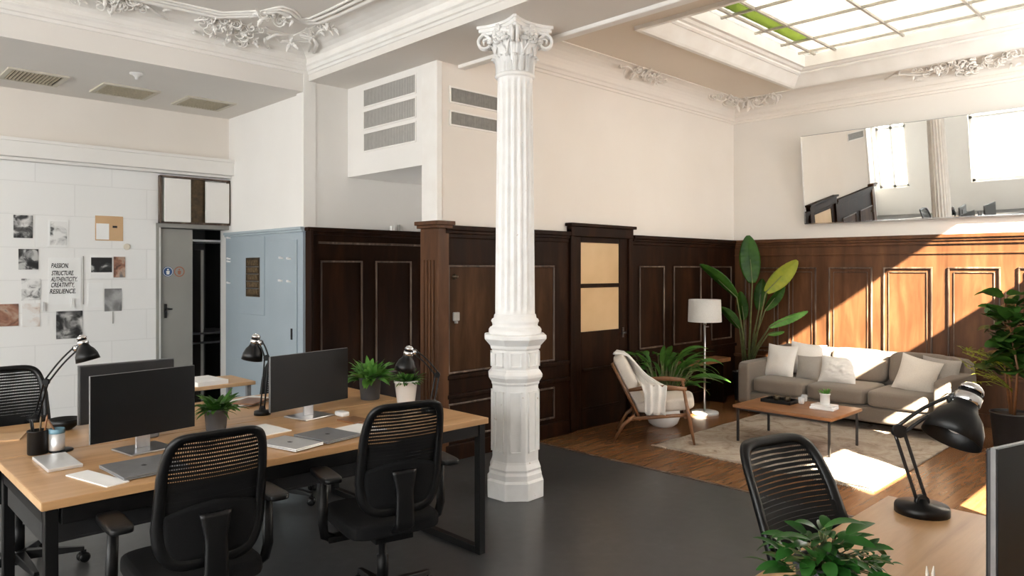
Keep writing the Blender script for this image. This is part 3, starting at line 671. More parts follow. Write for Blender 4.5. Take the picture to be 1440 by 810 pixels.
# ------------------------------------------------------------------ pictures on the block wall
def photomat(name,seed,stops,sc=6):
    m,t,b,_=nt(name); n=N(t,'ShaderNodeTexNoise',Scale=sc*.8,Detail=4,Distortion=.7)
    mp=coords(t); va=N(t,'ShaderNodeVectorMath',operation='ADD'); t.links.new(mp,va.inputs[0]); va.inputs[1].default_value=(seed*3.7,seed*1.3,seed*2.1); t.links.new(va.outputs[0],n.inputs['Vector'])
    t.links.new(ramp(t,n.outputs['Fac'],stops),b.inputs['Base Color']); b.inputs['Roughness'].default_value=.5; return m
bw=lambda s,sc=14:photomat('photo_print_%d'%s,s,[(.38,(.012,.012,.013)),(.47,(.10,.10,.10)),(.55,(.36,.355,.35)),(.66,(.66,.65,.64))],sc)
dk=lambda s,sc=14:photomat('photo_print_%d'%s,s,[(.45,(.010,.010,.011)),(.57,(.06,.06,.062)),(.66,(.5,.5,.49))],sc)
gy=lambda s,sc=14:photomat('photo_print_%d'%s,s,[(.4,(.10,.10,.105)),(.6,(.19,.19,.19)),(.7,(.4,.4,.4))],sc)
lt=lambda s,sc=14:photomat('photo_print_%d'%s,s,[(.36,(.10,.10,.10)),(.44,(.55,.55,.54)),(.55,(.78,.775,.76))],sc)
wm=lambda s,sc=12:photomat('photo_print_%d'%s,s,[(.35,(.10,.05,.035)),(.48,(.30,.14,.09)),(.6,(.45,.32,.24)),(.7,(.15,.14,.14))],sc)
def pic(x0,y0,x1,y1,m,label,name='photo_print',cat='photo',border=.0,inner=None):
    a=PY(x0,y0,YK-.004); c=PY(x1,y1,YK-.004); p=MB(); p.box(a.x,YK-.006,c.z,c.x,YK,a.z)
    if border or inner:
        o=p.build(name,m_paper); tag(o,label,cat,'pinned pictures on the block wall')
        if inner:
            w_,h_=c.x-a.x,a.z-c.z; u0,v0,u1,v1=inner; p=MB(); p.box(a.x+u0*w_,YK-.008,a.z-v1*h_,a.x+u1*w_,YK-.005,a.z-v0*h_)
        else: p=MB(); p.box(a.x+border,YK-.008,c.z+border,c.x-border,YK-.005,a.z-border)
        p.build('picture',m,o)
    else:
        o=p.build(name,m); tag(o,label,cat,'pinned pictures on the block wall')
    return o
G='black and white photo '
pic(19,302,46,335,bw(1,16),G+'nearest the top left of the wall display')
pic(68,309,96,347,lt(2,14),'white bordered photo of small figures, right of the top left photo',border=.012)
o=pic(134,303,173,339,photomat('kraft_paper',3,[(.3,(.56,.36,.19)),(.7,(.64,.43,.25))],4),'tan kraft paper sheet at the top right of the wall display','kraft_sheet','paper')
a=PY(135,314,YK); c=PY(153,337,YK); p=MB(); p.box(a.x,YK-.009,c.z,c.x,YK-.006,a.z); p.build('white_patch',m_paper,o); a=PY(158,319,YK); p=MB(); p.box(a.x,YK-.009,a.z-.01,a.x+.04,YK-.006,a.z+.01); p.build('dark_mark',m_monback,o)
pic(26,350,54,379,dk(4,14),'square dark photo under the top left photo')
pic(127,358,159,391,dk(5,10),'white sheet with a dark landscape strip, left of the narrow tinted photo',inner=(.03,.12,.95,.75))
pic(160,361,176,390,wm(6,16),'narrow tinted photo of a standing figure')
pic(147,406,171,437,gy(27,5),'plain dark grey photo below the narrow tinted photo')
pic(30,392,57,422,lt(8,16),'pale sketchy print below the square dark photo')
pic(-4,428,26,458,wm(9,10),'reddish photo cut by the left edge of the picture')
pic(31,427,56,459,photomat('photo_print_10',10,[(.3,(.35,.15,.10)),(.40,(.70,.62,.56)),(.5,(.80,.79,.77))],11),'pale print with a small red motif, right of the reddish photo')
pic(79,438,116,475,bw(11,11),'large square black and white photo above the left desk lamp')
po=pic(68,362,114,427,m_paper,'white poster with five lines of bold black words','word_poster','poster')
lines=['PASSION.','STRUCTURE.','AUTHENTICITY.','CREATIVITY,','RESILIENCE.']
ys=[373.2,383.7,392.5,400.5,409.5]; xs=[(71.5,96),(72,103),(71,108),(71,104),(69.5,106)]
for t_,y_,(u0,u1) in zip(lines,ys,xs):
    a=PY(u0,y_+3.4,YK); c=PY(u1,y_+3.4,YK); top=PY(u0,y_-3.2,YK)
    cu=bpy.data.curves.new('lettering','FONT'); cu.body=t_; cu.size=1; cu.extrude=0.0; cu.offset=.018; to=bpy.data.objects.new('tmp',cu); C.objects.link(to); bpy.context.view_layer.update()
    dg=bpy.context.evaluated_depsgraph_get(); me=bpy.data.meshes.new_from_object(to.evaluated_get(dg)); bpy.data.objects.remove(to)
    xs_=[v.co.x for v in me.vertices]; ys_=[v.co.y for v in me.vertices if True]
    w0,w1=min(xs_),max(xs_); h1=.73
    lo=bpy.data.objects.new('lettering',me); C.objects.link(lo); lo.parent=po
    Mi=rootmat(po).inverted()
    for v in me.vertices:
        sx=(v.co.x-w0)/(w1-w0)*(c.x-a.x); sz=v.co.y/h1*(top.z-a.z); v.co=Mi@Vector((a.x+sx+.18*sz,YK-.0075,a.z+sz))
    me.materials.clear(); me.materials.append(m_black)
for (x0,y0,x1,y1,l) in ((60,425,63,438,'short grey clip hanging below the pale prints'),(100,419,104,432,'small white tag under the word poster')):
    a=PY(x0,y0,YK); c=PY(x1,y1,YK); p=MB(); p.box(a.x,YK-.02,c.z,c.x,YK,a.z); tag(p.build('paper_clip',m_silver if x0<80 else m_white),l,'clip')
q=PY(178,347,YK); p=MB(); p.lathe([(.022,0),(.03,.004),(.03,.012),(.024,.014)],(0,0,0),20,Matrix.Translation((q.x,YK,q.z))@Matrix.Rotation(PI/2,4,'X')); tag(p.build('wall_button',pm('cream_plastic',(.75,.70,.58),(.7,.65,.53),10,.5)),'small cream disc on the wall below the kraft sheet','disc')
for px_ in (116.5,158):
    a=PY(px_,360 if px_<130 else 438,YK); c=PY(px_+1.2,428 if px_<130 else 455,YK); p=MB(); p.box(a.x,YK-.006,c.z,c.x,YK,a.z); tag(p.build('wire_strip',m_grille),'thin grey wire down the wall right of the '+('word poster' if px_<130 else 'white tagged sheet'),'wire')
pic(124,398,145,432,m_paper,'blank white sheet pinned left of the plain dark grey photo','paper_sheet','paper')

# ================================================================== COLUMN
cc=Vector((3.54,3.61,0)); K=thing('column',cc,'tall white fluted column with ornate capital on an eight-sided pedestal','column')
O8=PI/8+.06
def oct(prof): 
    b=MB(); k=1/math.cos(PI/8); b.lathe([(r*k,z) for r,z in prof],cc,8,None,False,0,O8); return b
b=oct([(.19,0),(.19,.115),(.178,.13),(.178,.165),(.168,.185),(.172,.20),(.158,.235),(.155,.25),(.155,.76),(.163,.775),(.163,.785),(.182,.815),(.184,.835),(.166,.855),(.158,.87),(.158,1.0),(.168,1.01),(.172,1.03),(.202,1.065),(.210,1.075),(.210,1.098),(.20,1.104),(.14,1.106)])
ped=b.build('pedestal',m_column,K,bevel=.004)
b=MB()
for k in range(8):      # sunk panels on every pedestal face, framed by a raised bead
    a=O8+PI/8+k*PI/4; M=Matrix.Translation(cc)@Matrix.Rotation(a,4,'Z')
    for z0,z1,r in ((.31,.72,.155),(.885,.985,.158)):
        w=.041
        for (y0,y1,q0,q1) in ((-w,w,z0,z0+.010),(-w,w,z1-.010,z1),(-w,-w+.010,z0,z1),(w-.010,w,z0,z1)): b.box(r-.002,y0,q0,r+.011,y1,q1,M)
b.build('panel_bead',m_column,K)
b=MB(); b.lathe([(.172,1.10),(.182,1.115),(.182,1.135),(.172,1.15),(.160,1.155),(.156,1.165),(.160,1.18),(.166,1.19),(.160,1.205),(.148,1.212),(.144,1.235),(.138,1.24)],cc,40); b.build('shaft_base',m_column,K)
b=MB(); nf=18; seg=nf*8
def flute(th,z,r):
    k=(th*nf/(2*PI))%1; edge=min(1,max(0,(z-1.25)/.04))*min(1,max(0,(2.845-z)/.04))
    d=0 if k<.22 else math.sin(PI*(k-.22)/.78)**.6*.019
    return r-d*edge
zs=[1.235,1.25,1.262,1.275,1.29,1.6,2.0,2.4,2.80,2.815,2.83,2.845,2.86]
vb=len(b.v)
for z in zs:
    r=.137-.016*((z-1.235)/1.625)**1.3
    for k in range(seg):
        th=2*PI*k/seg; q=flute(th,z,r); b.v.append(cc+Vector((q*math.cos(th),q*math.sin(th),z)))
for i in range(len(zs)-1):
    for k in range(seg):
        l=(k+1)%seg; b.face((vb+i*seg+k,vb+i*seg+l,vb+(i+1)*seg+l,vb+(i+1)*seg+k),True)
b.build('shaft',m_column,K)
cp=MB(); cp.lathe([(.120,2.855),(.135,2.862),(.14,2.872),(.135,2.882),(.120,2.888),(.108,2.90),(.106,3.0),(.115,3.07),(.135,3.12),(.160,3.15),(.165,3.175)],cc,32)
cap=cp.build('capital',m_column,K)
b=MB()
def caleaf(b,a,z0,L,W,r0,out):
    M=Matrix.Translation(cc)@Matrix.Rotation(a,4,'Z')
    pr=[(0,0),(.004,.25),(.010,.5),(.024,.72),(.05,.90),(.085,.98),(.105,.93),(.11,.84)]      # outward curl along the leaf (times out/.1, L)
    def fn(u,v):
        x=(u-.5)*2; t=v*(len(pr)-1); i=min(len(pr)-2,int(t)); f=t-i; o=pr[i][0]*(1-f)+pr[i+1][0]*f; zz=pr[i][1]*(1-f)+pr[i+1][1]*f
        w=W*(.80+.30*math.sin(PI*v*.9))*(1-.5*max(0,v-.75)/.25)*(1+.13*math.sin(v*30)); r=r0+out*o/.1+.012*(1-x*x)+.006*math.cos(x*11)
        return M@Vector((r-.25*(x*w/2)**2/r0*1.5,x*w/2,z0+L*zz))
    b.grid(fn,10,21); b.grid(lambda u,v: fn(1-u,v)+M.to_3x3()@Vector((-.010,0,-.002)),10,21)
for k in range(16): caleaf(b,k*PI/8,2.888,.115,.032,.116,.030)
for k in range(8): caleaf(b,k*PI/4,2.96,.125,.060,.120,.060)
for k in range(8): caleaf(b,PI/8+k*PI/4,2.90,.215,.066,.108,.075)
b.build('acanthus_leaves',m_column,cap)
b=MB()
for k in range(4):
    a=PI/4+k*PI/2; M=Matrix.Translation(cc)@Matrix.Rotation(a,4,'Z')
    for sg in (-1,1):
        pts=[];rs=[]
        for i in range(26):
            t=i/25; an=PI*.5-t*2*PI*1.35; q=.050*(1-t)**.8+.005
            pts.append(M@Vector((.205+q*math.cos(an),sg*(.016+.004*t),3.105+q*math.sin(an)))); rs.append(.0115*(1-.35*t))
        stem=[M@Vector((.125,sg*.055,3.0)),M@Vector((.14,sg*.045,3.07)),M@Vector((.165,sg*.028,3.125))]
        b.tube(stem+pts,[.007,.009,.011]+rs,7)
    a2=k*PI/2; M=Matrix.Translation(cc)@Matrix.Rotation(a2,4,'Z')
    for sg in (-1,1):
        pts=[M@Vector((.135,sg*.05,3.02))]+[M@Vector((.158+.006*t,sg*(.028-(.022*(1-t)+.003)*math.cos(t*7)),3.10+(.022*(1-t)+.003)*math.sin(t*7))) for t in [i/14 for i in range(15)]]
        b.tube(pts,.0065,6)
b.build('volutes',m_column,cap)
b=MB(); poly=[]
for k in range(4):
    for i in range(-6,7):
        t=i/6; a=k*PI/2; h=.185; x=h*(1-.24*(1-t*t)); y=t*h*.93; poly.append((cc.x+x*math.cos(a)-y*math.sin(a),cc.y+x*math.sin(a)+y*math.cos(a)))
sc=lambda f:[(cc.x+(p[0]-cc.x)*f,cc.y+(p[1]-cc.y)*f) for p in poly]
b.prism(sc(.93),3.155,3.175); b.prism(sc(1.0),3.175,3.20); b.prism(sc(1.05),3.20,3.221); b.build('abacus',m_column,cap,bevel=.003)
b=MB()
for k in range(4):
    M=Matrix.Translation(cc)@Matrix.Rotation(k*PI/2,4,'Z')
    for i in range(6):
        a=i*PI/3; b.lathe([(.001,.0),(.012,.006),(.014,.014),(.001,.022)],(0,0,0),8,M@Matrix.Translation((.155,.016*math.cos(a),3.175+.016*math.sin(a)))@Matrix.Rotation(PI/2,4,'Y'))
    b.lathe([(.001,-.01),(.012,.0),(.012,.014),(.001,.026)],(0,0,0),8,M@Matrix.Translation((.155,0,3.175))@Matrix.Rotation(PI/2,4,'Y'))
    for y_,z_,r_ in ((.05,3.13,.013),(-.05,3.13,.013),(.075,3.165,.012),(-.075,3.165,.012),(.03,3.145,.010),(-.03,3.145,.010),(0,3.135,.014)):
        b.lathe([(.001,-.012),(r_,0),(r_*.9,.012),(.001,.02)],(0,0,0),7,M@Matrix.Translation((.150-abs(y_)*.1,y_,z_))@Matrix.Rotation(PI/2,4,'Y'))
b.build('rosettes',m_column,cap)

# ================================================================== DESKS
def desk(name,x0,x1,y0,y1,label,group,rails=True,slots=False):
    d=thing(name,((x0+x1)/2,(y0+y1)/2,0),label,'desk',group)
    b=MB(); b.box(x0,y0,.708,x1,y1,.74); b.build('desk_top',m_desk,d,bevel=.003)
    for xa,xb in ((x0-.0015,x0+.004),(x1-.004,x1+.0015)): b=MB(); b.box(xa,y0+.002,.7095,xb,y1-.002,.7385); b.build('edge_band',m_deskedge,d)
    for xx in (x0+.012,x1-.055):
        for yy in (y0+.012,y1-.054): b=MB(); b.box(xx,yy,0,xx+.042,yy+.042,.705); b.build('leg',m_black,d,bevel=.003)
        b=MB(); b.box(xx,y0+.054,0.0,xx+.042,y1-.054,.04); b.build('floor_rail',m_black,d,bevel=.003)
    b=MB(); b.box(x0+.062,y0+.012,.645,x1-.062,y0+.052,.705); b.box(x0+.062,y1-.052,.645,x1-.062,y1-.012,.705); b.box(x0+.012,y0+.06,.65,x0+.052,y1-.06,.705); b.box(x1-.052,y0+.06,.65,x1-.012,y1-.06,.705); b.build('apron',m_black,d,bevel=.003)
    if slots:
        b=MB(); b.box(x0+.02,y0+.10,.565,x0+.035,y1-.10,.655); b.box(x0+.035,y0+.10,.565,x1-.5,y0+.12,.655); b.box(x0+.035,y0+.10,.555,x1-.5,y0+.45,.57); b.build('cable_tray',m_monback,d,bevel=.004)
    return d
D1=desk('desk',.60,2.69,2.95,3.747,'oak topped bench desk with black frame, chairs with their backs to us at it','oak bench desks',slots=True)
D2_=desk('desk',.15,2.69,3.753,4.52,'oak desk across the seam, beyond the two monitors','oak bench desks')
DR=desk('desk',.9,2.79,-.55,.94,'oak desk at the lower right under the large black lamp','oak bench desks')
side=thing('side_table',(2.1,5.3,0),'narrow wooden side table before the blue cupboard','table')
b=MB(); b.box(1.75,5.08,.715,2.36,5.5,.74); b.build('table_top',m_deskedge,side,bevel=.003)
for xx,yy in ((1.78,5.11),(2.31,5.11),(1.78,5.44),(2.31,5.44)): b=MB(); b.box(xx,yy,0,xx+.03,yy+.03,.715); b.build('leg',m_space,side)

# ------------------------------------------------------------------ monitors
def monitor(x,y,rz,w,h,zb,label,mface=None,base=(0,.03),curve=0):
    m=thing('monitor',(x,y,.74),label,'monitor','desk monitors',rz); m.location.z=.74
    z0=zb-.74; b=MB(); b.box(-w/2,-.005,z0,w/2,.005,z0+h); pn=b.build('housing',m_edge,m,local=True,bevel=.001)
    b=MB(); b.box(-w/2+.001,-.0085,z0+.001,w/2-.001,-.005,z0+h-.001); b.build('screen',m_screen,m,local=True,bevel=.001)
    b=MB(); b.box(-w/2+.003,.005,z0+.003,w/2-.003,.017,z0+h-.003); b.box(-.09,.018,z0+.07,.09,.030,z0+h-.06); b.build('back_cover',m_monback,m,local=True,bevel=.006)
    b=MB(); b.box(-.032,.012,.008,.032,.024,z0+h*.55); b.build('stand_neck',m_alu,m,local=True,bevel=.003)
    b=MB(); b.box(-.10,-.085,0,.10,.10,.009); b.build('stand_base',m_alu,m,local=True,bevel=.003)
    return m
R=math.radians
monitor(1.108,3.50,R(8.7),.466,.29,.805,'black monitor on silver stand facing us beside the pen pot')
monitor(2.005,3.645,R(11),.53,.292,.803,'black monitor on silver stand facing us behind the closed laptops')
monitor(1.165,3.93,R(180),.44,.285,.805,'monitor turned away from us, its dark back showing behind the near one')
monitor(2.16,4.06,R(184),.40,.215,.795,'monitor turned away, almost hidden behind the screen by the laptops')
# right desk monitor
e=Vector((1.645,.365,0)); w_=.54; a_=R(-15); cx_=e+Vector((math.cos(a_),math.sin(a_),0))*w_/2
mr=monitor(cx_.x,cx_.y,a_,w_,.36,.845,'large dark monitor cut by the right edge of the photo')

# ------------------------------------------------------------------ desk lamps
def lamp(base,elbow,top,rim,Rr,Rb,label,joint=None,rod=.0045,gap=.022,thick=.022,chromecap=True,armat=None):
    L=thing('desk_lamp',base,label,'lamp','black desk lamps'); base,elbow,top,rim=map(Vector,(base,elbow,top,rim)); joint=Vector(joint) if joint is not None else top
    b=MB(); b.lathe([(Rb,0),(Rb,thick*.7),(Rb*.96,thick),(.02,thick+.004),(.012,thick+.02)],base,28); b.build('lamp_base',m_blackpl,L)
    am=armat or m_blackpl
    def arm(p,q,nm,bend=0):
        b=MB(); t=(q-p).normalized(); s=t.cross(Vector((S_,-C_,0))).normalized() if abs(t.z)<2 else None
        s=t.cross(Vector((C_,S_,0))).normalized()*gap/2
        for sg in (-1,1):
            pts=[p+s*sg+(q-p)*k/8+Vector((0,0,bend*math.sin(PI*k/8))) for k in range(9)]; b.tube(pts,rod,6)
        for z in (p,q): b.lathe([(gap*.75,-.008),(gap*.75,.008)],(0,0,0),12,basis(z,(0,0,1),(C_,S_,0)))
        b.build(nm,am,L)
    arm(base+Vector((0,0,thick+.01)),elbow,'lower_arm'); arm(elbow,joint,'upper_arm',.012)
    ax=(rim-top); Ln=ax.length; M=basis(top,ax.orthogonal(),ax)
    b=MB(); pr=[(.02*Rr,0),(.30*Rr,.01*Ln),(.40*Rr,.06*Ln),(.42*Rr,.30*Ln),(.50*Rr,.40*Ln),(.74*Rr,.54*Ln),(.92*Rr,.74*Ln),(1.0*Rr,Ln),(.97*Rr,Ln),(.88*Rr,.75*Ln),(.69*Rr,.56*Ln),(.38*Rr,.42*Ln)]
    b.lathe(pr,(0,0,0),32,M,cap=False); sh=b.build('lamp_shade',m_blackpl,L)
    b=MB(); b.lathe([(.43*Rr,.10*Ln),(.46*Rr,.11*Ln),(.46*Rr,.26*Ln),(.43*Rr,.27*Ln)],(0,0,0),28,M); b.lathe([(.425*Rr,-.0*Ln+.02*Ln),(.40*Rr,-.05*Ln),(.28*Rr,-.12*Ln),(.12*Rr,-.15*Ln),(.01,-.155*Ln)][::-1],(0,0,0),24,M); b.build('collar',m_chrome,sh)
    b=MB(); b.lathe([(.36*Rr,.40*Ln),(.30*Rr,.75*Ln),(.2*Rr,.84*Ln),(.01,.86*Ln)],(0,0,0),20,M); b.build('bulb',m_white,sh)
    b=MB(); b.tube([joint,(joint+top)/2+Vector((0,0,.01)),top+ax*.18],.006,6); b.lathe([(.001,-.014),(.013,-.012),(.013,.012),(.001,.014)],joint,12); b.build('joint',m_chrome,L)
    return L
d=2.43; bz=Vector((2.672,.795,.74))
lamp(bz,PD(1264,606,d),PD(1366,550,d-.02),PD(1337,617,d-.06),.090,.083,'large black desk lamp with chrome collar standing on the right desk',joint=PD(1342,562,d),rod=.006,gap=.03,thick=.028,armat=m_gun)
d=3.75; bz=PZ(52,592,.74)
lamp(bz,PD(65,537,d),PD(115,476,d),PD(124,507,d),.057,.05,'black desk lamp by the far left chair, head above the turned-away monitor',joint=PD(107,490,d))
d=4.07; bz=PZ(369,583,.74)
lamp(bz,PD(375,503,d),PD(360,474,d),PD(354,506,d),.057,.045,'black desk lamp in front of the blue cupboard',joint=PD(366,482,d))
d=4.17; bz=PZ(607,579,.74)
lamp(bz,PD(615,527,d),PD(575.5,491,d),PD(569,522,d),.061,.06,'black desk lamp bent over the white flowerpot',joint=PD(583,495,d))

# ------------------------------------------------------------------ laptops, papers, pens
def quad(name,px,z0,t,mat,label,cat,group=None,bev=.002,z=None):
    P=[PZ(x,y,z0+t) for x,y in px]; c=sum(P,Vector())/4
    e1=(P[1]-P[0]+P[2]-P[3]).normalized(); ang=math.atan2(e1.y,e1.x)
    L1=((P[1]-P[0]).length+(P[2]-P[3]).length)/2; L2=((P[3]-P[0]).length+(P[2]-P[1]).length)/2
    return c,ang,L1,L2
def slab(name,c,ang,w,dp,z0,t,mat,label,cat,group=None,bev=.003):
    o=MB().box(-w/2,-dp/2,0,w/2,dp/2,t).build(name,mat,None,recenter=False,bevel=bev); o.location=(c[0],c[1],z0); o.rotation_euler=(0,0,ang); return tag(o,label,cat,group)
def laptop(c,ang,w,dp,mat,mlogo,label):
    L=thing('laptop',(c[0],c[1],.74),label,'laptop','closed laptops on the bench desk',ang)
    MB().box(-w/2,-dp/2,.002,w/2,dp/2,.009).build('base',mat,L,local=True,bevel=.003)
    lid=MB().box(-w/2,-dp/2,.0098,w/2,dp/2,.0155).build('lid',mat,L,local=True,bevel=.0025)
    b=MB(); z=.0159; r=.0115        # small fruit-shaped mark with a bite on the lid
    pts=[]
    for k in range(28):
        a=2*PI*k/28; q=r*(1-.10*math.cos(2*a)*.6-.13*(1 if abs(a-PI/2)<.25 else 0)); x,y=q*math.cos(a),q*math.sin(a)*1.05
        if math.hypot(x-.0125,y-.001)<.0055: x=.0125-.0055*.95
        pts.append((x,y))
    b.face([b.add((x,y,z)) for x,y in pts]); b.face([b.add(p) for p in ((0,.0135,z),(.0045,.0155,z),(.005,.020,z),(.001,.018,z))])
    b.build('logo',mlogo,lid,local=True); return L
laptop((1.0,3.165),R(3),.25,.27,m_space,m_black,'grey closed laptop beside the near chair at the left end')
laptop((1.613,3.12),R(14),.165,.26,m_silver,m_monback,'white closed laptop between the two near chairs')
laptop((1.822,3.147),R(10),.205,.25,m_space,m_black,'grey closed laptop behind the second near chair')
slab('notebook',(.768,3.505),R(0),.125,.275,.74,.014,m_silver,'white notebook lying in front of the pen pot','notebook')
slab('paper_sheet',(.822,3.140),R(14),.085,.29,.74,.004,m_paper,'white paper sheet sticking out left of the grey laptop','paper',bev=0)
slab('paper_sheet',(2.03,3.18),R(8),.15,.22,.74,.004,m_paper,'white paper sheet behind the second near chair back','paper',bev=0)
slab('paper_sheet',(1.68,3.50),R(6),.14,.235,.74,.005,m_paper,'stack of pale sheets left of the monitor stand by the laptops','paper',bev=0)
slab('notebook',(2.12,3.385),R(8),.12,.15,.74,.008,m_walnut,'small brown notebook beside the second near chair top','notebook')
slab('paper_sheet',(.66,4.22),R(-20),.24,.17,.74,.006,m_deskedge,'tan folder on the far left desk corner','folder',bev=0)
for i,(p,l) in enumerate((((347,566),'loose papers on the far desk left of the lamp before the blue cupboard'),)):
    q=PZ(*p,.74); slab('paper_sheet',q,R(20),.30,.2,.74,.012,m_paper,l,'paper',bev=0); 
q=PZ(362,569,.74); slab('magazine',(q.x-.02,q.y+.05),R(35),.2,.15,.753,.008,m_walnut,'reddish brown magazine on the loose papers of the far desk','magazine')
q=PZ(345,541,.74); slab('paper_stack',(2.05,5.25),R(5),.22,.3,.74,.03,m_paper,'stack of papers on the side table before the blue cupboard','paper',bev=0)
b=MB(); q=PZ(212,614,.74); b.soft((q.x,q.y,.74+.017),(.06,.10,.034),4,6); tag(b.build('computer_mouse',m_space),'grey computer mouse right of the left silver stand','mouse')
b=MB(); q=PZ(481,585,.74); b.soft((q.x,q.y,.74+.014),(.055,.09,.028),4,6); tag(b.build('computer_mouse',m_white),'white computer mouse right of the second silver stand','mouse')
q=PZ(53,638,.74); T=thing('pen_pot',q,'black wire pen pot holding pens at the left end of the desk','pen pot')
MB().lathe([(.038,0),(.040,.006),(.040,.098),(.0415,.10),(.0415,.104),(.037,.104),(.036,.008)],q,28).build('cup',m_blackpl,T)
for k,(ax_,ay,h,mt) in enumerate(((.02,-.02,.17,m_walnut),(-.02,-.01,.155,m_black),(-.01,.02,.15,m_monback),(.012,.018,.16,m_bronze))):
    b=MB(); p0=q+Vector((ax_*.6,ay*.6,.01)); p1=q+Vector((ax_*1.5,ay*1.5,h)); b.tube([p0,p0.lerp(p1,.93),p1],[.0042,.0042,.001],7)
    tag(b.build('pencil',mt),['brown pencil leaning left in the black pen pot','black pen in the black pen pot, tilted to the lamp','dark grey pen at the back of the black pen pot','bronze pencil at the right of the black pen pot'][k],'pencil','pens in the black pot')
q=PZ(86,634,.74); b=MB(); b.lathe([(.048,0),(.048,.006),(.045,.008),(.01,.008)],q,28); tag(b.build('coaster',m_blackpl),'dark round coaster under the silver tumbler','coaster')
q=PZ(80,633,.748); q.z=.749; T=thing('tumbler',q,'silver tumbler with a blue band beside the black pen pot','cup')
MB().lathe([(.028,0),(.0305,.004),(.031,.075)],q,28).build('body',m_silver,T); MB().lathe([(.0312,.075),(.032,.078),(.032,.094),(.03,.096),(.029,.05)],q,28).build('rim_band',pm('blue_band',(.16,.30,.38),(.13,.26,.34),10,.4),T)['label']='blue grey band'
b=MB(); b.tube([q+Vector((.01,0,.05)),q+Vector((-.03,.02,.135))],.004,6); tag(b.build('stirrer',m_walnut),'thin wooden stirrer in the silver tumbler','stirrer')
q=PZ(80,604,.74); q=Vector((q.x-.06,q.y-.02,.74)); b=MB(); b.lathe([(.03,0),(.055,.018),(.075,.055),(.072,.055),(.05,.02),(.02,.008)],Vector((PZ(91,604,.74).x,PZ(91,604,.74).y,.74)),28); tag(b.build('bowl',m_blackpl),'shallow black bowl behind the pen pot','bowl')
q=PD(1308,822,1.5); cup=Vector((q.x,q.y,.74)); T=thing('pencil_cup',cup,'white cup of pencils at the bottom edge of the right desk','pen pot')
MB().lathe([(.032,0),(.035,.005),(.035,.09),(.031,.09),(.03,.01)],cup,24).build('cup',m_ceramic,T)
for k,px_ in enumerate((1303,1313)):
    tp=PD(px_,796,1.5); b=MB(); p0=cup+Vector((0,.006*(1 if k else -1),.012)); b.tube([p0,p0.lerp(tp,.92),tp],[.0038,.0038,.001],7); tag(b.build('pencil',m_lightfab),['left one of the two pale pencil tips at the bottom edge','right one of the two pale pencil tips at the bottom edge'][k],'pencil','pale pencils in the white cup')

# ------------------------------------------------------------------ plants
def leaf(b,base,az,el,L,W,droop,n=7,fold=.25,twist=0,wf=None):
    p=Vector(base); e=el; h=Vector((math.cos(az),math.sin(az),0)); side=Vector((-math.sin(az),math.cos(az),0)); row=[]
    for k in range(n+1):
        t=k/n; d_=h*math.cos(e)+Vector((0,0,math.sin(e))); nr=side.cross(d_)*-1
        w=W/2*((wf(t)) if wf else math.sin(PI*min(1,t*.92+.06))**.8*(1-.25*t))
        sd=side*math.cos(twist)+nr*math.sin(twist)
        up=Vector((0,0,1)) if abs(d_.z)<.9 else -h
        row.append((p+sd*w-nr*fold*w*(-1), p.copy(), p-sd*w-nr*fold*w*(-1)))
        p=p+d_*(L/n); e-=droop/n
    i0=len(b.v)
    for r in row: b.v.extend(r)
    for k in range(n):
        a=i0+3*k; b.face((a,a+1,a+4,a+3),True); b.face((a+1,a+2,a+5,a+4),True)
def potted(name,q,r0,r1,h,mpot,label,cat='plant',group='desk plants',rim=.006):
    T=thing(name,q,label,cat,group)
    MB().lathe([(r0,0),(r0+.002,.004),(r1-.002,h-.014),(r1+rim*.5,h-.012),(r1+rim*.5,h),(r1-.006,h),(r1-.01,h-.02)],q,32,cap=False).build('pot',mpot,T)
    MB().lathe([(.001,h-.018),(r1-.006,h-.02)],q,24,cap=False).build('soil',m_soil,T); return T
def tuft(q,n,L0,L1,W,seed,el0=.25,el1=1.4,droop=1.0,spread=.03,**kw):
    rn=random.Random(seed); b=MB()
    for k in range(n):
        az=rn.uniform(0,2*PI); el=rn.uniform(el0,el1); r=spread*rn.random()
        leaf(b,q+Vector((r*math.cos(az),r*math.sin(az),0)),az,el,rn.uniform(L0,L1),W*rn.uniform(.75,1.2),droop*rn.uniform(.5,1.3),twist=rn.uniform(-.4,.4),**kw)
    return b
q=PZ(304,605,.74); T=potted('potted_plant',q,.045,.058,.112,m_greypot,'leafy plant in a grey pot between the two monitors')
tuft(q+Vector((0,0,.095)),110,.05,.125,.030,1,.1,1.45,1.1,.05).build('foliage',m_fern,T)
q=PZ(520.5,561,.74); T=potted('potted_plant',q,.056,.070,.138,m_greypot,'bushy bright green plant in a dark pot at the desk corner')
tuft(q+Vector((0,0,.12)),170,.06,.165,.040,2,.15,1.5,1.0,.06).build('foliage',m_fernlite,T)
q=PZ(571,566,.74); T=potted('potted_plant',q,.052,.070,.135,m_ceramic,'low dark green plant in a white pot under a bent lamp')
tuft(q+Vector((0,0,.12)),90,.05,.11,.028,3,.2,1.4,.9,.05).build('foliage',m_fern,T)
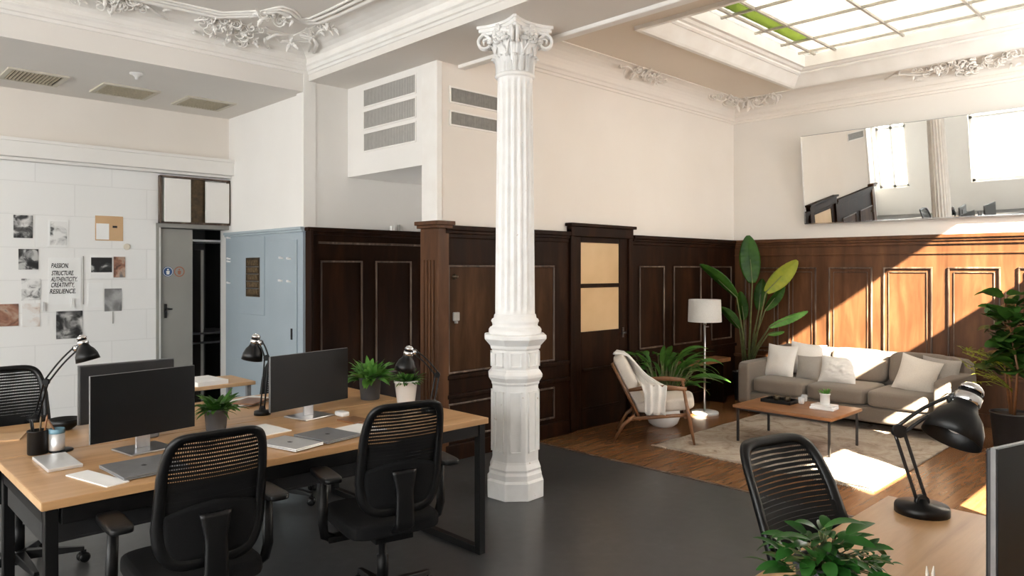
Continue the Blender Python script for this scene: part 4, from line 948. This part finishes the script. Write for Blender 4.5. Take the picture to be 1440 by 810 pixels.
# foreground plant on the right desk
q=Vector((1.76,.735,.74)); T=potted('potted_plant',q,.055,.07,.11,m_greypot,'glossy broad-leaved plant cut by the bottom edge on the right desk')
b=MB(); rn=random.Random(11); st=MB()
for k in range(110):
    az=rn.uniform(0,2*PI); r=rn.uniform(.01,.115); h=rn.uniform(.0,.125)*(1-.45*(r/.115)); p0=q+Vector((0,0,.08)); p1=q+Vector((r*math.cos(az),r*math.sin(az),.075+h))
    st.tube([p0,p0.lerp(p1,.5)+Vector((0,0,.015)),p1],.0016,5); leaf(b,p1,az+rn.uniform(-.7,.7),rn.uniform(-.2,.8),rn.uniform(.045,.08),rn.uniform(.024,.038),rn.uniform(.3,1.1),twist=rn.uniform(-.5,.5))
for (x,y) in ((1222,775),(1240,785),(1255,792),(1232,797),(1212,790)):
    p=PD(x,y,1.66); p0=q+Vector((.02,0,.10)); st.tube([p0,p0.lerp(p,.5)+Vector((0,0,.02)),p],.0012,5)
    for k in range(4): leaf(b,p.lerp(p0,.12*k),rn.uniform(-2,1),rn.uniform(-.3,.5),.028,.014,.6)
top=PD(1160,742,1.68); st.tube([q+Vector((0,0,.1)),q+Vector((.0,.01,.18)),top],.002,5); leaf(b,top,-1.0,.5,.09,.045,.8); leaf(b,PD(1192,752,1.66),-.4,.4,.085,.045,.5); leaf(b,PD(1140,760,1.7),2.2,.3,.09,.04,.7)
b.build('foliage',m_pothos,T); st.build('stem',m_stem,T)

# ================================================================== OFFICE CHAIRS
def chair_proto(name,loc,rz,label,lean=.10,dz=0.,ad=0.):
    T=thing(name,loc,label,'office chair','black mesh office chairs',rz)
    L=dict(local=True)
    b=MB(); b.lathe([(.035,.05),(.04,.06),(.035,.12),(.026,.125)],(0,0,0),16)
    for k in range(5):
        a=PI/10+k*2*PI/5; M=Matrix.Rotation(a,4,'Z'); i=len(b.v)
        for x,w,z0,z1 in ((.02,.028,.07,.115),(.16,.022,.065,.10),(.29,.015,.062,.082)):
            for y,z in ((-w,z0),(w,z0),(w*.8,z1),(-w*.8,z1)): b.v.append(M@Vector((x,y,z)))
        for s in (0,4):
            for q in range(4): b.face((i+s+q,i+s+(q+1)%4,i+s+4+(q+1)%4,i+s+4+q),False)
        b.face((i+8,i+9,i+10,i+11))
    b.build('base',m_blackpl,T,bevel=.004,**L)
    for k in range(5):
        a=PI/10+k*2*PI/5; M=Matrix.Rotation(a,4,'Z')@Matrix.Translation((.285,0,.027))@Matrix.Rotation(.5,4,'Z'); b=MB()
        for sg in (-1,1): b.lathe([(.010,-.009),(.026,-.008),(.027,0),(.026,.008),(.010,.009)],(0,0,0),14,M@Matrix.Translation((0,sg*.014,0))@Matrix.Rotation(PI/2,4,'X'))
        b.box(-.012,-.006,0,.012,.006,.036,M); b.build('caster',m_blackpl,T,**L)
    b=MB(); b.lathe([(.027,.11),(.027,.24),(.018,.245),(.018,.36+dz)],(0,0,0),16); b.build('gas_lift',m_black,T,**L)
    Z=dz
    b=MB(); b.box(-.09,-.14,.345+Z,.09,.12,.385+Z); b.box(-.26,-.03,.35+Z,.26,.03,.375+Z); b.tube([(.09,.05,.36+Z),(.2,.08,.35+Z)],.006,6); b.build('mechanism',m_blackpl,T,bevel=.006,**L)
    b=MB(); b.soft((0,.02,.42+Z),(.43,.45,.075),6,9); b.build('seat',m_blackfab,T,**L)
    zc,hh=.735+Z,.25; n_=6.5
    def hw(z): t=(z-(zc-hh))/(2*hh); return .150+.042*math.sin(PI*min(1,max(0,t))**.62)+.024*t
    def Y(x,z):
        t=(z-(zc-hh))/(2*hh); return -.20-lean*t-.035*math.sin(PI*t)*0+.03*math.sin(PI*t*.9)*(1 if t<.6 else .9)+.75*x*x
    def P(a,ins):
        ca,sa=math.cos(a),math.sin(a); z=zc+(hh-ins)*math.copysign(abs(sa)**(2/n_),sa); x=(hw(z)-ins*.95)*math.copysign(abs(ca)**(2/n_),ca); return x,z
    # frame ring
    b=MB(); n=72; i=len(b.v); sec=[(0,-.010),(-.004,.012),(.020,.016),(.040,.008),(.042,-.006),(.02,-.012)]
    for k in range(n):
        a=2*PI*(k+.5)/n
        for ins,off in sec:
            tz=min(1,max(0,(P(a,0)[1]-(zc-hh))/(2*hh))); x,z=P(a,max(0,ins*(1.15-.5*tz))); b.v.append(Vector((x,Y(x,z)+off-.004,z)))
    m_=len(sec)
    for k in range(n):
        l=(k+1)%n
        for j in range(m_): b.face((i+k*m_+j,i+k*m_+(j+1)%m_,i+l*m_+(j+1)%m_,i+l*m_+j),True)
    b.build('backrest_frame',m_blackpl,T,**L)
    def mesh(u,v):
        z=zc-(hh-.020)+2*(hh-.020)*v; sa=(z-zc)/(hh-.0199); ca=max(0,1-abs(sa)**n_)**(1/n_)
        x=(hw(z)-.018)*ca*(2*u-1); return Vector((x,Y(x,z)+.002,z))
    b=MB(); b.grid(mesh,24,36,True,lambda u,v:(mesh(u,v).x+.5,mesh(u,v).z-Z)); b.build('backrest_mesh',m_net,T,**L)
    # lumbar pad and rear spine
    def lum(u,v):
        z=zc-hh+.035+Z*0+(.17+.035*math.sin(u*PI))*v; sa=(z-zc)/(hh-.03); ca=max(0,1-abs(sa)**n_)**(1/n_); x=(hw(z)-.036)*ca*(2*u-1); return Vector((x,Y(x,z)-.010,z))
    b=MB(); b.grid(lum,20,10); b.build('lumbar_pad',m_blackfab,T,local=True,mods=(('SOLIDIFY',dict(thickness=.006,offset=0)),))
    def spine(u,v):
        w=.046-.012*v+.022*max(0,v-.75)/.25; 
        if v<.35: t=v/.35; y=-.05-.20*t; z=.375+Z+.07*t*t
        else: t=(v-.35)/.65; z=.445+Z+.24*t; y=Y(0,max(z,zc-hh))-.05+.022*t*t
        return Vector(((u-.5)*2*w,y-.004*(1-(2*u-1)**2),z))
    b=MB(); b.grid(spine,6,22); b.build('spine',m_blackpl,T,local=True,mods=(('SOLIDIFY',dict(thickness=.016,offset=0)),))
    for sg in (-1,1):
        b=MB(); b.tube([(sg*.235,-.01,.365+Z),(sg*.275,-.01,.385+Z),(sg*.285,-.02,.44+Z),(sg*.28,-.03,.645+Z+ad)],[.02,.022,.022,.019],8,flat=.6); ar=b.build('armrest',m_blackpl,T,**L)
        b=MB(); b.soft((sg*.28,-.045,.657+Z+ad),(.085,.24,.028),5,7); b.build('arm_pad',m_blackpl,ar,**L)
    return T
chair_proto('office_chair',(1.075,2.85,0),R(-3),'black mesh chair seen from behind at the near left of the bench desk',lean=.105)
chair_proto('office_chair',(1.915,2.82,0),R(-12),'black mesh chair seen from behind near the white column',lean=.105)
chair_proto('office_chair',(2.25,.78,0),R(166),'black mesh chair pulled up behind the right desk, mesh facing us',lean=.21,dz=.0,ad=-.075)
chair_proto('office_chair',(.80,4.43,0),R(184),'black mesh chair across the desk at the left edge of the photo',lean=.105,dz=.04,ad=-.11)
chair_proto('office_chair',(2.29,4.62,0),R(132),'black mesh chair at the far desk, mostly hidden behind a monitor',lean=.105,dz=-.06,ad=-.02)

# ================================================================== LOUNGE
b=MB(); rn=random.Random(5)
b.grid(lambda u,v:(5.37+2.25*u+.015*math.sin(v*23)*(1 if u<.02 or u>.98 else 0),1.92+1.83*v-.03*(1-u),.012+.002*math.sin(u*31+v*17)),48,40)
b.grid(lambda u,v:(5.37+2.25*u,1.92+1.83*(1-v)-.03*(1-u),.001),2,2)
for k in range(120):
    y=1.9+1.84*k/119; b.box(5.335+.012*rn.random(),y,.002,5.375,y+.008,.010)
tag(b.build('area_rug',m_rug),'large faded beige rug under the coffee table','rug')
# sofa
SF=thing('sofa',(7.7,2.95,0),'taupe three-seat sofa with loose cushions against the wood panelled wall','sofa')
sx0,sx1,sy0,sy1=7.25,8.17,1.94,3.97
b=MB(); b.soft(((sx0+sx1)/2+.01,(sy0+sy1)/2,.165),(sx1-sx0-.03,sy1-sy0-.05,.15),14,6); b.build('base',m_sofa,SF)
for y0 in (sy0,sy1-.135): b=MB(); b.soft(((sx0+sx1)/2,y0+.0675,.325),(sx1-sx0,.135,.45),12,8); b.build('arm',m_sofa,SF)
b=MB(); b.soft((sx1-.10,(sy0+sy1)/2,.40),(.17,sy1-sy0-.02,.58),12,8); b.build('back',m_sofa,SF)
ny=(sy1-sy0-.28)/3
for k in range(3):
    yc=sy0+.14+ny*(k+.5)
    b=MB(); b.soft((7.595,yc,.315),(.68,ny-.006,.16),7,9); b.build('seat_cushion',m_sofa,SF)
    b=MB(); M=Matrix.Rotation(.20,4,'Y'); b.soft((7.96,yc,.545),(.17,ny-.012,.34),5,9,M); b.build('back_cushion',m_sofa,SF)
for xx in (sx0+.09,sx1-.09):
    for yy in (sy0+.09,sy1-.09): MB().lathe([(.014,.0155 if xx<7.5 else 0),(.022,.10)],(xx,yy,0),10).build('leg',m_chairwood,SF)
def pillow(c,w,h,t,yaw,tilt,roll,mat,label,fuzz=0):
    M=Matrix.Translation(c)@Matrix.Rotation(yaw,4,'Z')@Matrix.Rotation(tilt,4,'Y')@Matrix.Rotation(roll,4,'X')
    b=MB(); rn=random.Random(len(label))
    for sg in (1,-1):
        def fn(u,v):
            a,c_=2*u-1,2*v-1; e=(1-a*a)*(1-c_*c_); x=sg*t/2*max(0,e)**.55
            y=w/2*a*(1-.07*(1-abs(a))*0-.085*(1-c_*c_)*abs(a)); z=h/2*c_*(1-.085*(1-a*a)*abs(c_))
            x+=.006*noise.noise(Vector((u*5,v*5,len(label))))*(1 if e>.05 else 0)
            if fuzz: x+=sg*fuzz*max(0,e)*abs(noise.noise(Vector((u*22,v*16,1))))
            return M@Vector((x,y if sg>0 else -y,z))
        b.grid(fn,26 if fuzz else 16,26 if fuzz else 16)
    return tag(b.build('throw_pillow',mat),label,'pillow','throw pillows on the sofa')
pillow((7.66,3.68,.545),.37,.37,.12,R(-8),R(18),0,m_whitefab,'white pillow in the corner against the far sofa arm')
pillow((7.80,3.46,.575),.38,.36,.12,R(4),R(18),R(4),m_whitefab,'white pillow tucked behind the corner pillow and the small grey one')
pillow((7.63,3.345,.505),.29,.27,.11,R(0),R(20),R(-3),m_greyfab,'small grey pillow between two white pillows')
pillow((7.61,3.04,.515),.37,.29,.11,R(6),R(22),R(2),m_whitefab,'white tufted pillow in the middle of the sofa',fuzz=.035)
pillow((7.63,2.31,.535),.36,.36,.12,R(10),R(20),R(14),m_lightfab,'beige pillow leaning near the sofa arm by the big lamp')
pillow((7.79,2.16,.54),.33,.33,.10,R(12),R(16),R(6),m_greyfab,'grey pillow half hidden behind the beige one')
# coffee table
CT=thing('coffee_table',(6.3,2.88,0),'low walnut coffee table with thin dark metal legs on the rug','coffee table')
MB().box(5.98,2.44,.312,6.62,3.32,.338).build('table_top',m_walnut,CT,bevel=.004)
for xx in (6.0,6.58):
    for yy in (2.465,3.275): b=MB(); b.box(xx,yy,.0148,xx+.018,yy+.018,.312); b.build('leg',m_gun,CT)
b=MB(); b.box(6.0,2.47,.294,6.598,2.482,.312); b.box(6.0,3.28,.294,6.598,3.292,.312); b.box(6.005,2.47,.294,6.017,3.29,.312); b.box(6.585,2.47,.294,6.597,3.29,.312); b.build('frame',m_gun,CT)
zt=.338
q=PZ(1097,565.5,zt); TR=thing('tray',(q.x,q.y,zt),'black tray on the coffee table','tray')
b=MB(); M=Matrix.Translation((q.x,q.y,zt)); b.box(-.10,-.14,0,.10,.14,.008,M)
for (a,c_,d_,e_) in ((-.10,-.14,.10,-.13),(-.10,.13,.10,.14),(-.10,-.14,-.09,.14),(.09,-.14,.10,.14)): b.box(a,c_,0,d_,e_,.03,M)
b.build('tray_body',m_blackpl,TR,bevel=.003)
rn=random.Random(4)
for k,(dx,dy,l) in enumerate(((.03,.05,'dark beaker on the black tray, nearer the armchair'),(.04,-.05,'small dark beaker on the black tray, nearer the books'))):
    b=MB(); b.lathe([(.022,0),(.028,.02),(.028,.04),(.024,.045),(.022,.01)],(q.x+dx,q.y+dy,zt+.0085),18); tag(b.build('beaker',m_bronze),l,'cup','beakers on the tray')
for k,(px_,py_,l) in enumerate(((1127,568,'clear glass between the black tray and the books'),(1131,564.5,'clear glass behind the stacked books'))):
    g=PZ(px_,py_,zt); b=MB(); b.lathe([(.022,0),(.027,.004),(.03,.06),(.027,.06),(.023,.008)],g,20); tag(b.build('drinking_glass',m_glass),l,'glass','glasses on the coffee table')
q=PZ(1153,576,zt); 
slab('book',(q.x+.06,q.y-.01),R(4),.145,.2,zt,.02,m_paper,'lower of the two white books on the coffee table','book','books on the coffee table')
slab('book',(q.x+.066,q.y-.012),R(-2),.135,.185,zt+.0205,.018,m_white,'upper of the two white books on the coffee table','book','books on the coffee table')
q=Vector((q.x+.075,q.y-.012,zt+.039)); T=potted('potted_plant',q,.038,.042,.095,m_ceramic,'tiny green plant in a white square-shouldered pot on the books',group='lounge plants')
tuft(q+Vector((0,0,.08)),40,.04,.075,.014,8,.5,1.5,.5,.03).build('foliage',m_fernlite,T)
# floor lamp
q=PZ(991,582,0); q.z=0; FL=thing('floor_lamp',q,'slim white floor lamp with drum shade behind the armchair','lamp')
MB().lathe([(.145,0),(.145,.022),(.14,.028),(.02,.03)],q,36).build('base',m_white,FL)
MB().lathe([(.011,.03),(.011,1.0)],q,14).build('pole',m_alu,FL)
b=MB(); b.lathe([(.176,.985),(.168,1.222),(.165,1.222),(.173,.985)],q,40,cap=False); b.build('lamp_shade',m_shade,FL)
b=MB(); b.tube([q+Vector((0,0,.93)),q+Vector((.05,-.02,.93))],.006,6); b.lathe([(.018,.95),(.02,.97),(.02,1.03),(.001,1.035)],q,14); b.build('lamp_socket',m_alu,FL)
# armchair
AC=thing('armchair',(5.64,3.905,0),'mid-century armchair with wooden frame and cream cushions before the fern','armchair',rz=R(-146))
for sg in (-1,1):
    b=MB(); b.tube([(sg*.285,.335,.0155),(sg*.272,.29,.25),(sg*.265,.245,.49)],[.011,.019,.014],8); b.build('front_leg',m_chairwood,AC,local=True)
    b=MB(); b.tube([(sg*.265,-.37,0),(sg*.26,-.28,.16),(sg*.255,-.18,.245)],[.011,.017,.017],8); b.build('rear_leg',m_chairwood,AC,local=True)
    b=MB(); b.tube([(sg*.255,.29,.27),(sg*.255,-.02,.235),(sg*.255,-.24,.21)],.017,8,flat=.7); b.build('side_rail',m_chairwood,AC,local=True)
    b=MB(); b.tube([(sg*.268,.27,.495),(sg*.272,.1,.505),(sg*.268,-.12,.49),(sg*.25,-.235,.465)],[.018,.024,.02,.015],8,flat=.5); b.build('armrest',m_chairwood,AC,local=True)
    b=MB(); b.tube([(sg*.235,-.13,.20),(sg*.232,-.26,.46),(sg*.225,-.385,.70)],[.015,.016,.012],8); b.build('back_stile',m_chairwood,AC,local=True)
b=MB()
for t in (.35,.55,.75,.95): b.bar((-.225,-.16-.23*t,.24+.46*t),(.225,-.16-.23*t,.24+.46*t),.012,.03)
b.bar((-.255,.26,.255),(.255,.26,.255),.02,.045); b.bar((-.255,-.2,.215),(.255,-.2,.215),.02,.04)
b.build('slats',m_chairwood,AC,local=True)
M=Matrix.Rotation(R(6),4,'X'); b=MB(); b.soft((0,.07,.335),(.49,.54,.125),5,9,M); b.build('seat_cushion',m_lightfab,AC,local=True)
M=Matrix.Rotation(R(27),4,'X'); b=MB(); b.soft((0,-.225,.535),(.47,.125,.52),5,9,M); b.build('back_cushion',m_lightfab,AC,local=True)
def throw(u,v):
    # u across, v along: over the back cushion's face, then over the near arm and down
    pts=[Vector((.03,-.37,.775)),Vector((.08,-.27,.77)),Vector((.13,-.14,.60)),Vector((.20,-.06,.535)),Vector((.29,-.01,.525)),Vector((.315,.0,.45)),Vector((.315,.0,.29))]
    t=v*(len(pts)-1); i=min(len(pts)-2,int(t)); p=pts[i].lerp(pts[i+1],t-i)
    wd=Vector((.14,-.01,0)).lerp(Vector((0,.15,0)),min(1,v*1.5)); w=(u-.5)*(1.0+.25*math.sin(v*5))
    f=.014*math.sin(u*17+v*4)+.008*noise.noise(Vector((u*6,v*9,0)))
    return p+wd*w*1.5+Vector((.6,.2,.5)).normalized()*f+Vector((0,0,-.03*abs(math.sin(u*8))*(v**4)))
b=MB(); b.grid(throw,26,44)
th=b.build('throw_blanket',m_whitefab,None,recenter=False,mods=(('SOLIDIFY',dict(thickness=.009,offset=1)),)); th.location=AC.location; th.rotation_euler=AC.rotation_euler
tag(th,'white throw blanket draped over the armchair back and arm','blanket')
# fern in the white bowl
q=Vector((6.12,4.15,0)); T=thing('potted_fern',q,'large arching fern in a white bowl behind the armchair','plant','lounge plants')
MB().lathe([(.10,0),(.14,.03),(.165,.09),(.16,.17),(.145,.20),(.135,.20),(.13,.17)],q,32,cap=False).build('pot',m_ceramic,T)
MB().lathe([(.001,.175),(.135,.17)],q,20,cap=False).build('soil',m_soil,T)
b=MB(); st=MB(); rn=random.Random(21)
for k in range(120):
    az=2*PI*k*.618+rn.uniform(-.3,.3); el=rn.uniform(.55,1.52); L=rn.uniform(.22,.40); p=q+Vector((.05*math.cos(az),.05*math.sin(az),.17)); pts=[p.copy()]; hh=rn.uniform(.18,.52)
    p2=p+Vector((math.cos(az)*math.cos(el)*hh*.9,math.sin(az)*math.cos(el)*hh*.9,hh)); p2.y=min(p2.y,4.36); st.tube([p,p.lerp(p2,.5)+Vector((0,0,.03)),p2],.0035,5)
    if p2.y+math.sin(az)*L*.7>4.50: L*=.35
    nv_,nf_=len(b.v),len(b.f); leaf(b,p2,az+rn.uniform(-.4,.4),el-.35,L,rn.uniform(.055,.095),rn.uniform(.7,1.7),8,.2,rn.uniform(-.5,.5))
    if any(math.hypot(p_.x-5.60,p_.y-3.93)<.46 and p_.z<.82 for p_ in b.v[nv_:]) or any((p_-Vector((5.60,3.93,p_.z))).length<.40 for p_ in (p2,)):
        del b.v[nv_:]; del b.f[nf_:]; del b.sm[nf_:]; del b.mi[nf_:]
for p_ in b.v: p_.y=min(p_.y,4.52)
b.build('foliage',m_fern,T); st.build('stem',m_stem,T)
# tall banana-leaved plant in the corner behind the sofa
q=Vector((8.0,4.26,0)); T=potted('potted_banana_plant',q,.13,.16,.34,m_blackpot,'tall banana-leaved plant in the corner behind the sofa',group='lounge plants')
def bigleaf(a,c,w,mat,dn=0,curl=.06,yaw=.4):
    a,c=Vector(a),Vector(c); ax=(c-a); L=ax.length; t=ax.normalized(); vd=Vector((C_,S_,0)); sd=t.cross(vd).normalized(); sd=(sd*math.cos(yaw)+vd*math.sin(yaw)).normalized(); nr=sd.cross(t)
    def fn(u,v):
        x=(u-.5)*2; ww=w/2*(math.sin(PI*min(1,v*.94+.045))**.62)
        return a+ax*v+sd*x*ww+nr*(curl*abs(x)*ww/w+.03*L*math.sin(PI*v)+.004*math.sin(v*60)*abs(x))-Vector((0,0,dn*v*v*L))
    b=MB(); b.grid(fn,10,26); o=b.build('leaf',mat,T,mods=(('SOLIDIFY',dict(thickness=.002)),)); return o
st=MB()
for (bx,by,tx,ty,w,mt,dd,dn,yw) in ((1058,398,1052,331,.235,m_palm,8.35,0,.2),(1077,411,1121,364,.20,m_yleaf,8.25,.03,.5),(1036,418,984,366,.15,m_palm,8.35,.08,.8),(1082,460,1136,430,.10,m_fernlite,8.15,.12,.7),(1076,436,1103,402,.12,m_palm,8.45,0,.7),(1067,436,1072,392,.15,m_palm,8.55,0,.3),(1040,462,1014,430,.12,m_palm,8.5,.05,.6),(1080,470,1103,464,.05,m_fernlite,8.2,.1,.5),(1046,450,1041,410,.13,m_palm,8.6,0,.4)):
    a,c=PD(bx,by,dd),PD(tx,ty,dd); a.x=min(a.x,8.22); c.x=min(c.x,8.2); a.y=min(a.y,4.5); c.y=min(c.y,4.5); bigleaf(a,c,w,mt,dn,.06,yw)
    p0=q+Vector((random.uniform(-.04,.04),random.uniform(-.04,.04),.32)); m1=p0.lerp(a,.55)+Vector((0,0,.05)); st.tube([p0,m1,a,a.lerp(c,.5)-Vector((0,0,dn*.25*(c-a).length))],[.016,.011,.007,.003],7)
st.build('stem',m_stem,T)
# fiddle-leaf fig by the right edge
q=Vector((7.40,1.50,0)); T=potted('potted_fig_tree',q,.13,.165,.33,m_blackpot,'large-leaved fig tree in a black pot at the right edge beyond the sofa',group='lounge plants')
st=MB(); b=MB(); rn=random.Random(31)
wf=lambda t: math.sin(PI*min(1,t**1.35*.9+.07))**.7
for k in range(3):
    a0=q+Vector((.03*(k-1),.02*(k-1),.31)); p=[a0,a0+Vector((rn.uniform(-.04,.04),rn.uniform(-.04,.04),.4)),a0+Vector((rn.uniform(-.08,.08),rn.uniform(-.08,.10),  .84+.10*k))]; st.tube(p,[.012,.010,.006],7)
    for i in range(30):
        t=.42+.58*i/29; c=p[0].lerp(p[1],t*2) if t<.5 else p[1].lerp(p[2],t*2-1); az=rn.uniform(0,2*PI)
        leaf(b,c+Vector((math.cos(az),math.sin(az),0))*.03,az,rn.uniform(.0,.9),rn.uniform(.15,.25),rn.uniform(.11,.17),rn.uniform(.3,1.2),8,.18,rn.uniform(-.5,.5),wf)
b.build('foliage',m_fig,T); st.build('trunk',m_chairwood,T)
st2=MB(); b=MB()
for k in range(14):
    az=R(112)+rn.uniform(-.6,.6); p0=q+Vector((0,0,.5+.2*rn.random())); e=Vector((math.cos(az),math.sin(az),0)); L=rn.uniform(.18,.42); p1=p0+e*L+Vector((0,0,rn.uniform(.05,.22))); st2.tube([p0,p0.lerp(p1,.5)+Vector((0,0,.04)),p1],.003,5)
    for i in range(6): leaf(b,p0.lerp(p1,.5+.5*i/5)+Vector((0,0,.003)),rn.uniform(0,6.3),rn.uniform(0,.9),.06,.022,.5,4)
n0=len(b.v); b.v+=st2.v; b.f+=[tuple(i+n0 for i in f_) for f_ in st2.f]; b.sm+=st2.sm; b.mi+=[0]*len(st2.f); b.build('sprigs',m_yleaf,T)
# mirror, hung leaning forward
MR=thing('wall_mirror',(XR-.02,1.6,2.07),'long frameless mirror leaning out from the white wall above the panelling','mirror')
tl=R(6.5); M=Matrix.Translation((XR-.02,0,2.07))@Matrix.Rotation(-tl,4,'Y')
b=MB(); b.box(-.018,.45,0,0,3.70,1.0,M); b.build('backing',m_space,MR)
b=MB(); b.box(-.024,.455,.005,-.0185,3.695,.995,M); b.build('glass',m_mirror,MR)
b=MB(); b.box(-.028,.45,-.006,-.0,3.70,.006,M); b.box(-.026,3.692,0,-.0,3.702,1.0,M); b.build('edge_strip',m_chrome,MR)

# ================================================================== LIGHT
w=bpy.data.worlds.new('sky'); bpy.context.scene.world=w; w.use_nodes=True; t=w.node_tree; t.nodes.clear()
o=t.nodes.new('ShaderNodeOutputWorld'); bg=t.nodes.new('ShaderNodeBackground'); t.links.new(bg.outputs[0],o.inputs[0])
tc=t.nodes.new('ShaderNodeTexCoord'); sp=t.nodes.new('ShaderNodeSeparateXYZ'); t.links.new(tc.outputs['Generated'],sp.inputs[0])
r=t.nodes.new('ShaderNodeValToRGB'); t.links.new(sp.outputs[2],r.inputs[0]); r.color_ramp.elements[0].position=.0; r.color_ramp.elements[0].color=(.97,.975,.98,1); r.color_ramp.elements[1].position=.6; r.color_ramp.elements[1].color=(.985,.985,.985,1)
t.links.new(r.outputs[0],bg.inputs['Color']); SKY=11.0; bg.inputs['Strength'].default_value=SKY
def portal(loc,direction,sx,sy):
    l=bpy.data.lights.new('window_portal','AREA'); l.shape='RECTANGLE'; l.size=sx; l.size_y=sy; l.cycles.is_portal=True; ob=bpy.data.objects.new('window_portal',l); C.objects.link(ob); ob.location=loc; ob.rotation_euler=Vector(direction).to_track_quat('-Z','Z' if abs(direction[2])<.5 else 'Y').to_euler()
for y0,y1,z0,z1 in WL: portal((XL-.02,(y0+y1)/2,(z0+z1)/2),(1,0,0),y1-y0,z1-z0)
for x0,x1,z0,z1 in WF: portal(((x0+x1)/2,YW-.002,(z0+z1)/2),(0,1,0),x1-x0,z1-z0)
portal(((WG[0]+WG[1])/2,YF+.002,1.9),(0,1,0),1.8,2.3)
portal((6.54,2.08,6.25),(0,0,-1),2.8,3.1)
s=bpy.data.lights.new('sun','SUN'); s.energy=105; s.angle=R(.6); s.color=(1,.86,.68); so=bpy.data.objects.new('sun',s); C.objects.link(so); so.location=(-3,-8,8)
so.rotation_euler=Vector((.54,1,-.74)).to_track_quat('-Z','Y').to_euler()

# ================================================================== CAMERA
cam=bpy.data.cameras.new('camera'); co=bpy.data.objects.new('camera',cam); C.objects.link(co)
co.location=(0,0,H); co.rotation_euler=(PI/2,0,AZ-PI/2); cam.sensor_width=36; cam.lens=F/1440*36; cam.shift_y=(HY-405)/1440; cam.clip_start=.05
sc_=bpy.context.scene; sc_.camera=co
vs=sc_.view_settings; vs.view_transform='Standard'; vs.look='None'; vs.gamma=1; vs.exposure=.20; vs.use_curve_mapping=False
sc_.cycles.max_bounces=10; sc_.cycles.diffuse_bounces=6; sc_.cycles.transparent_max_bounces=16; sc_.cycles.sample_clamp_indirect=8; sc_.cycles.use_denoising=True; sc_.cycles.caustics_reflective=False; sc_.cycles.caustics_refractive=False
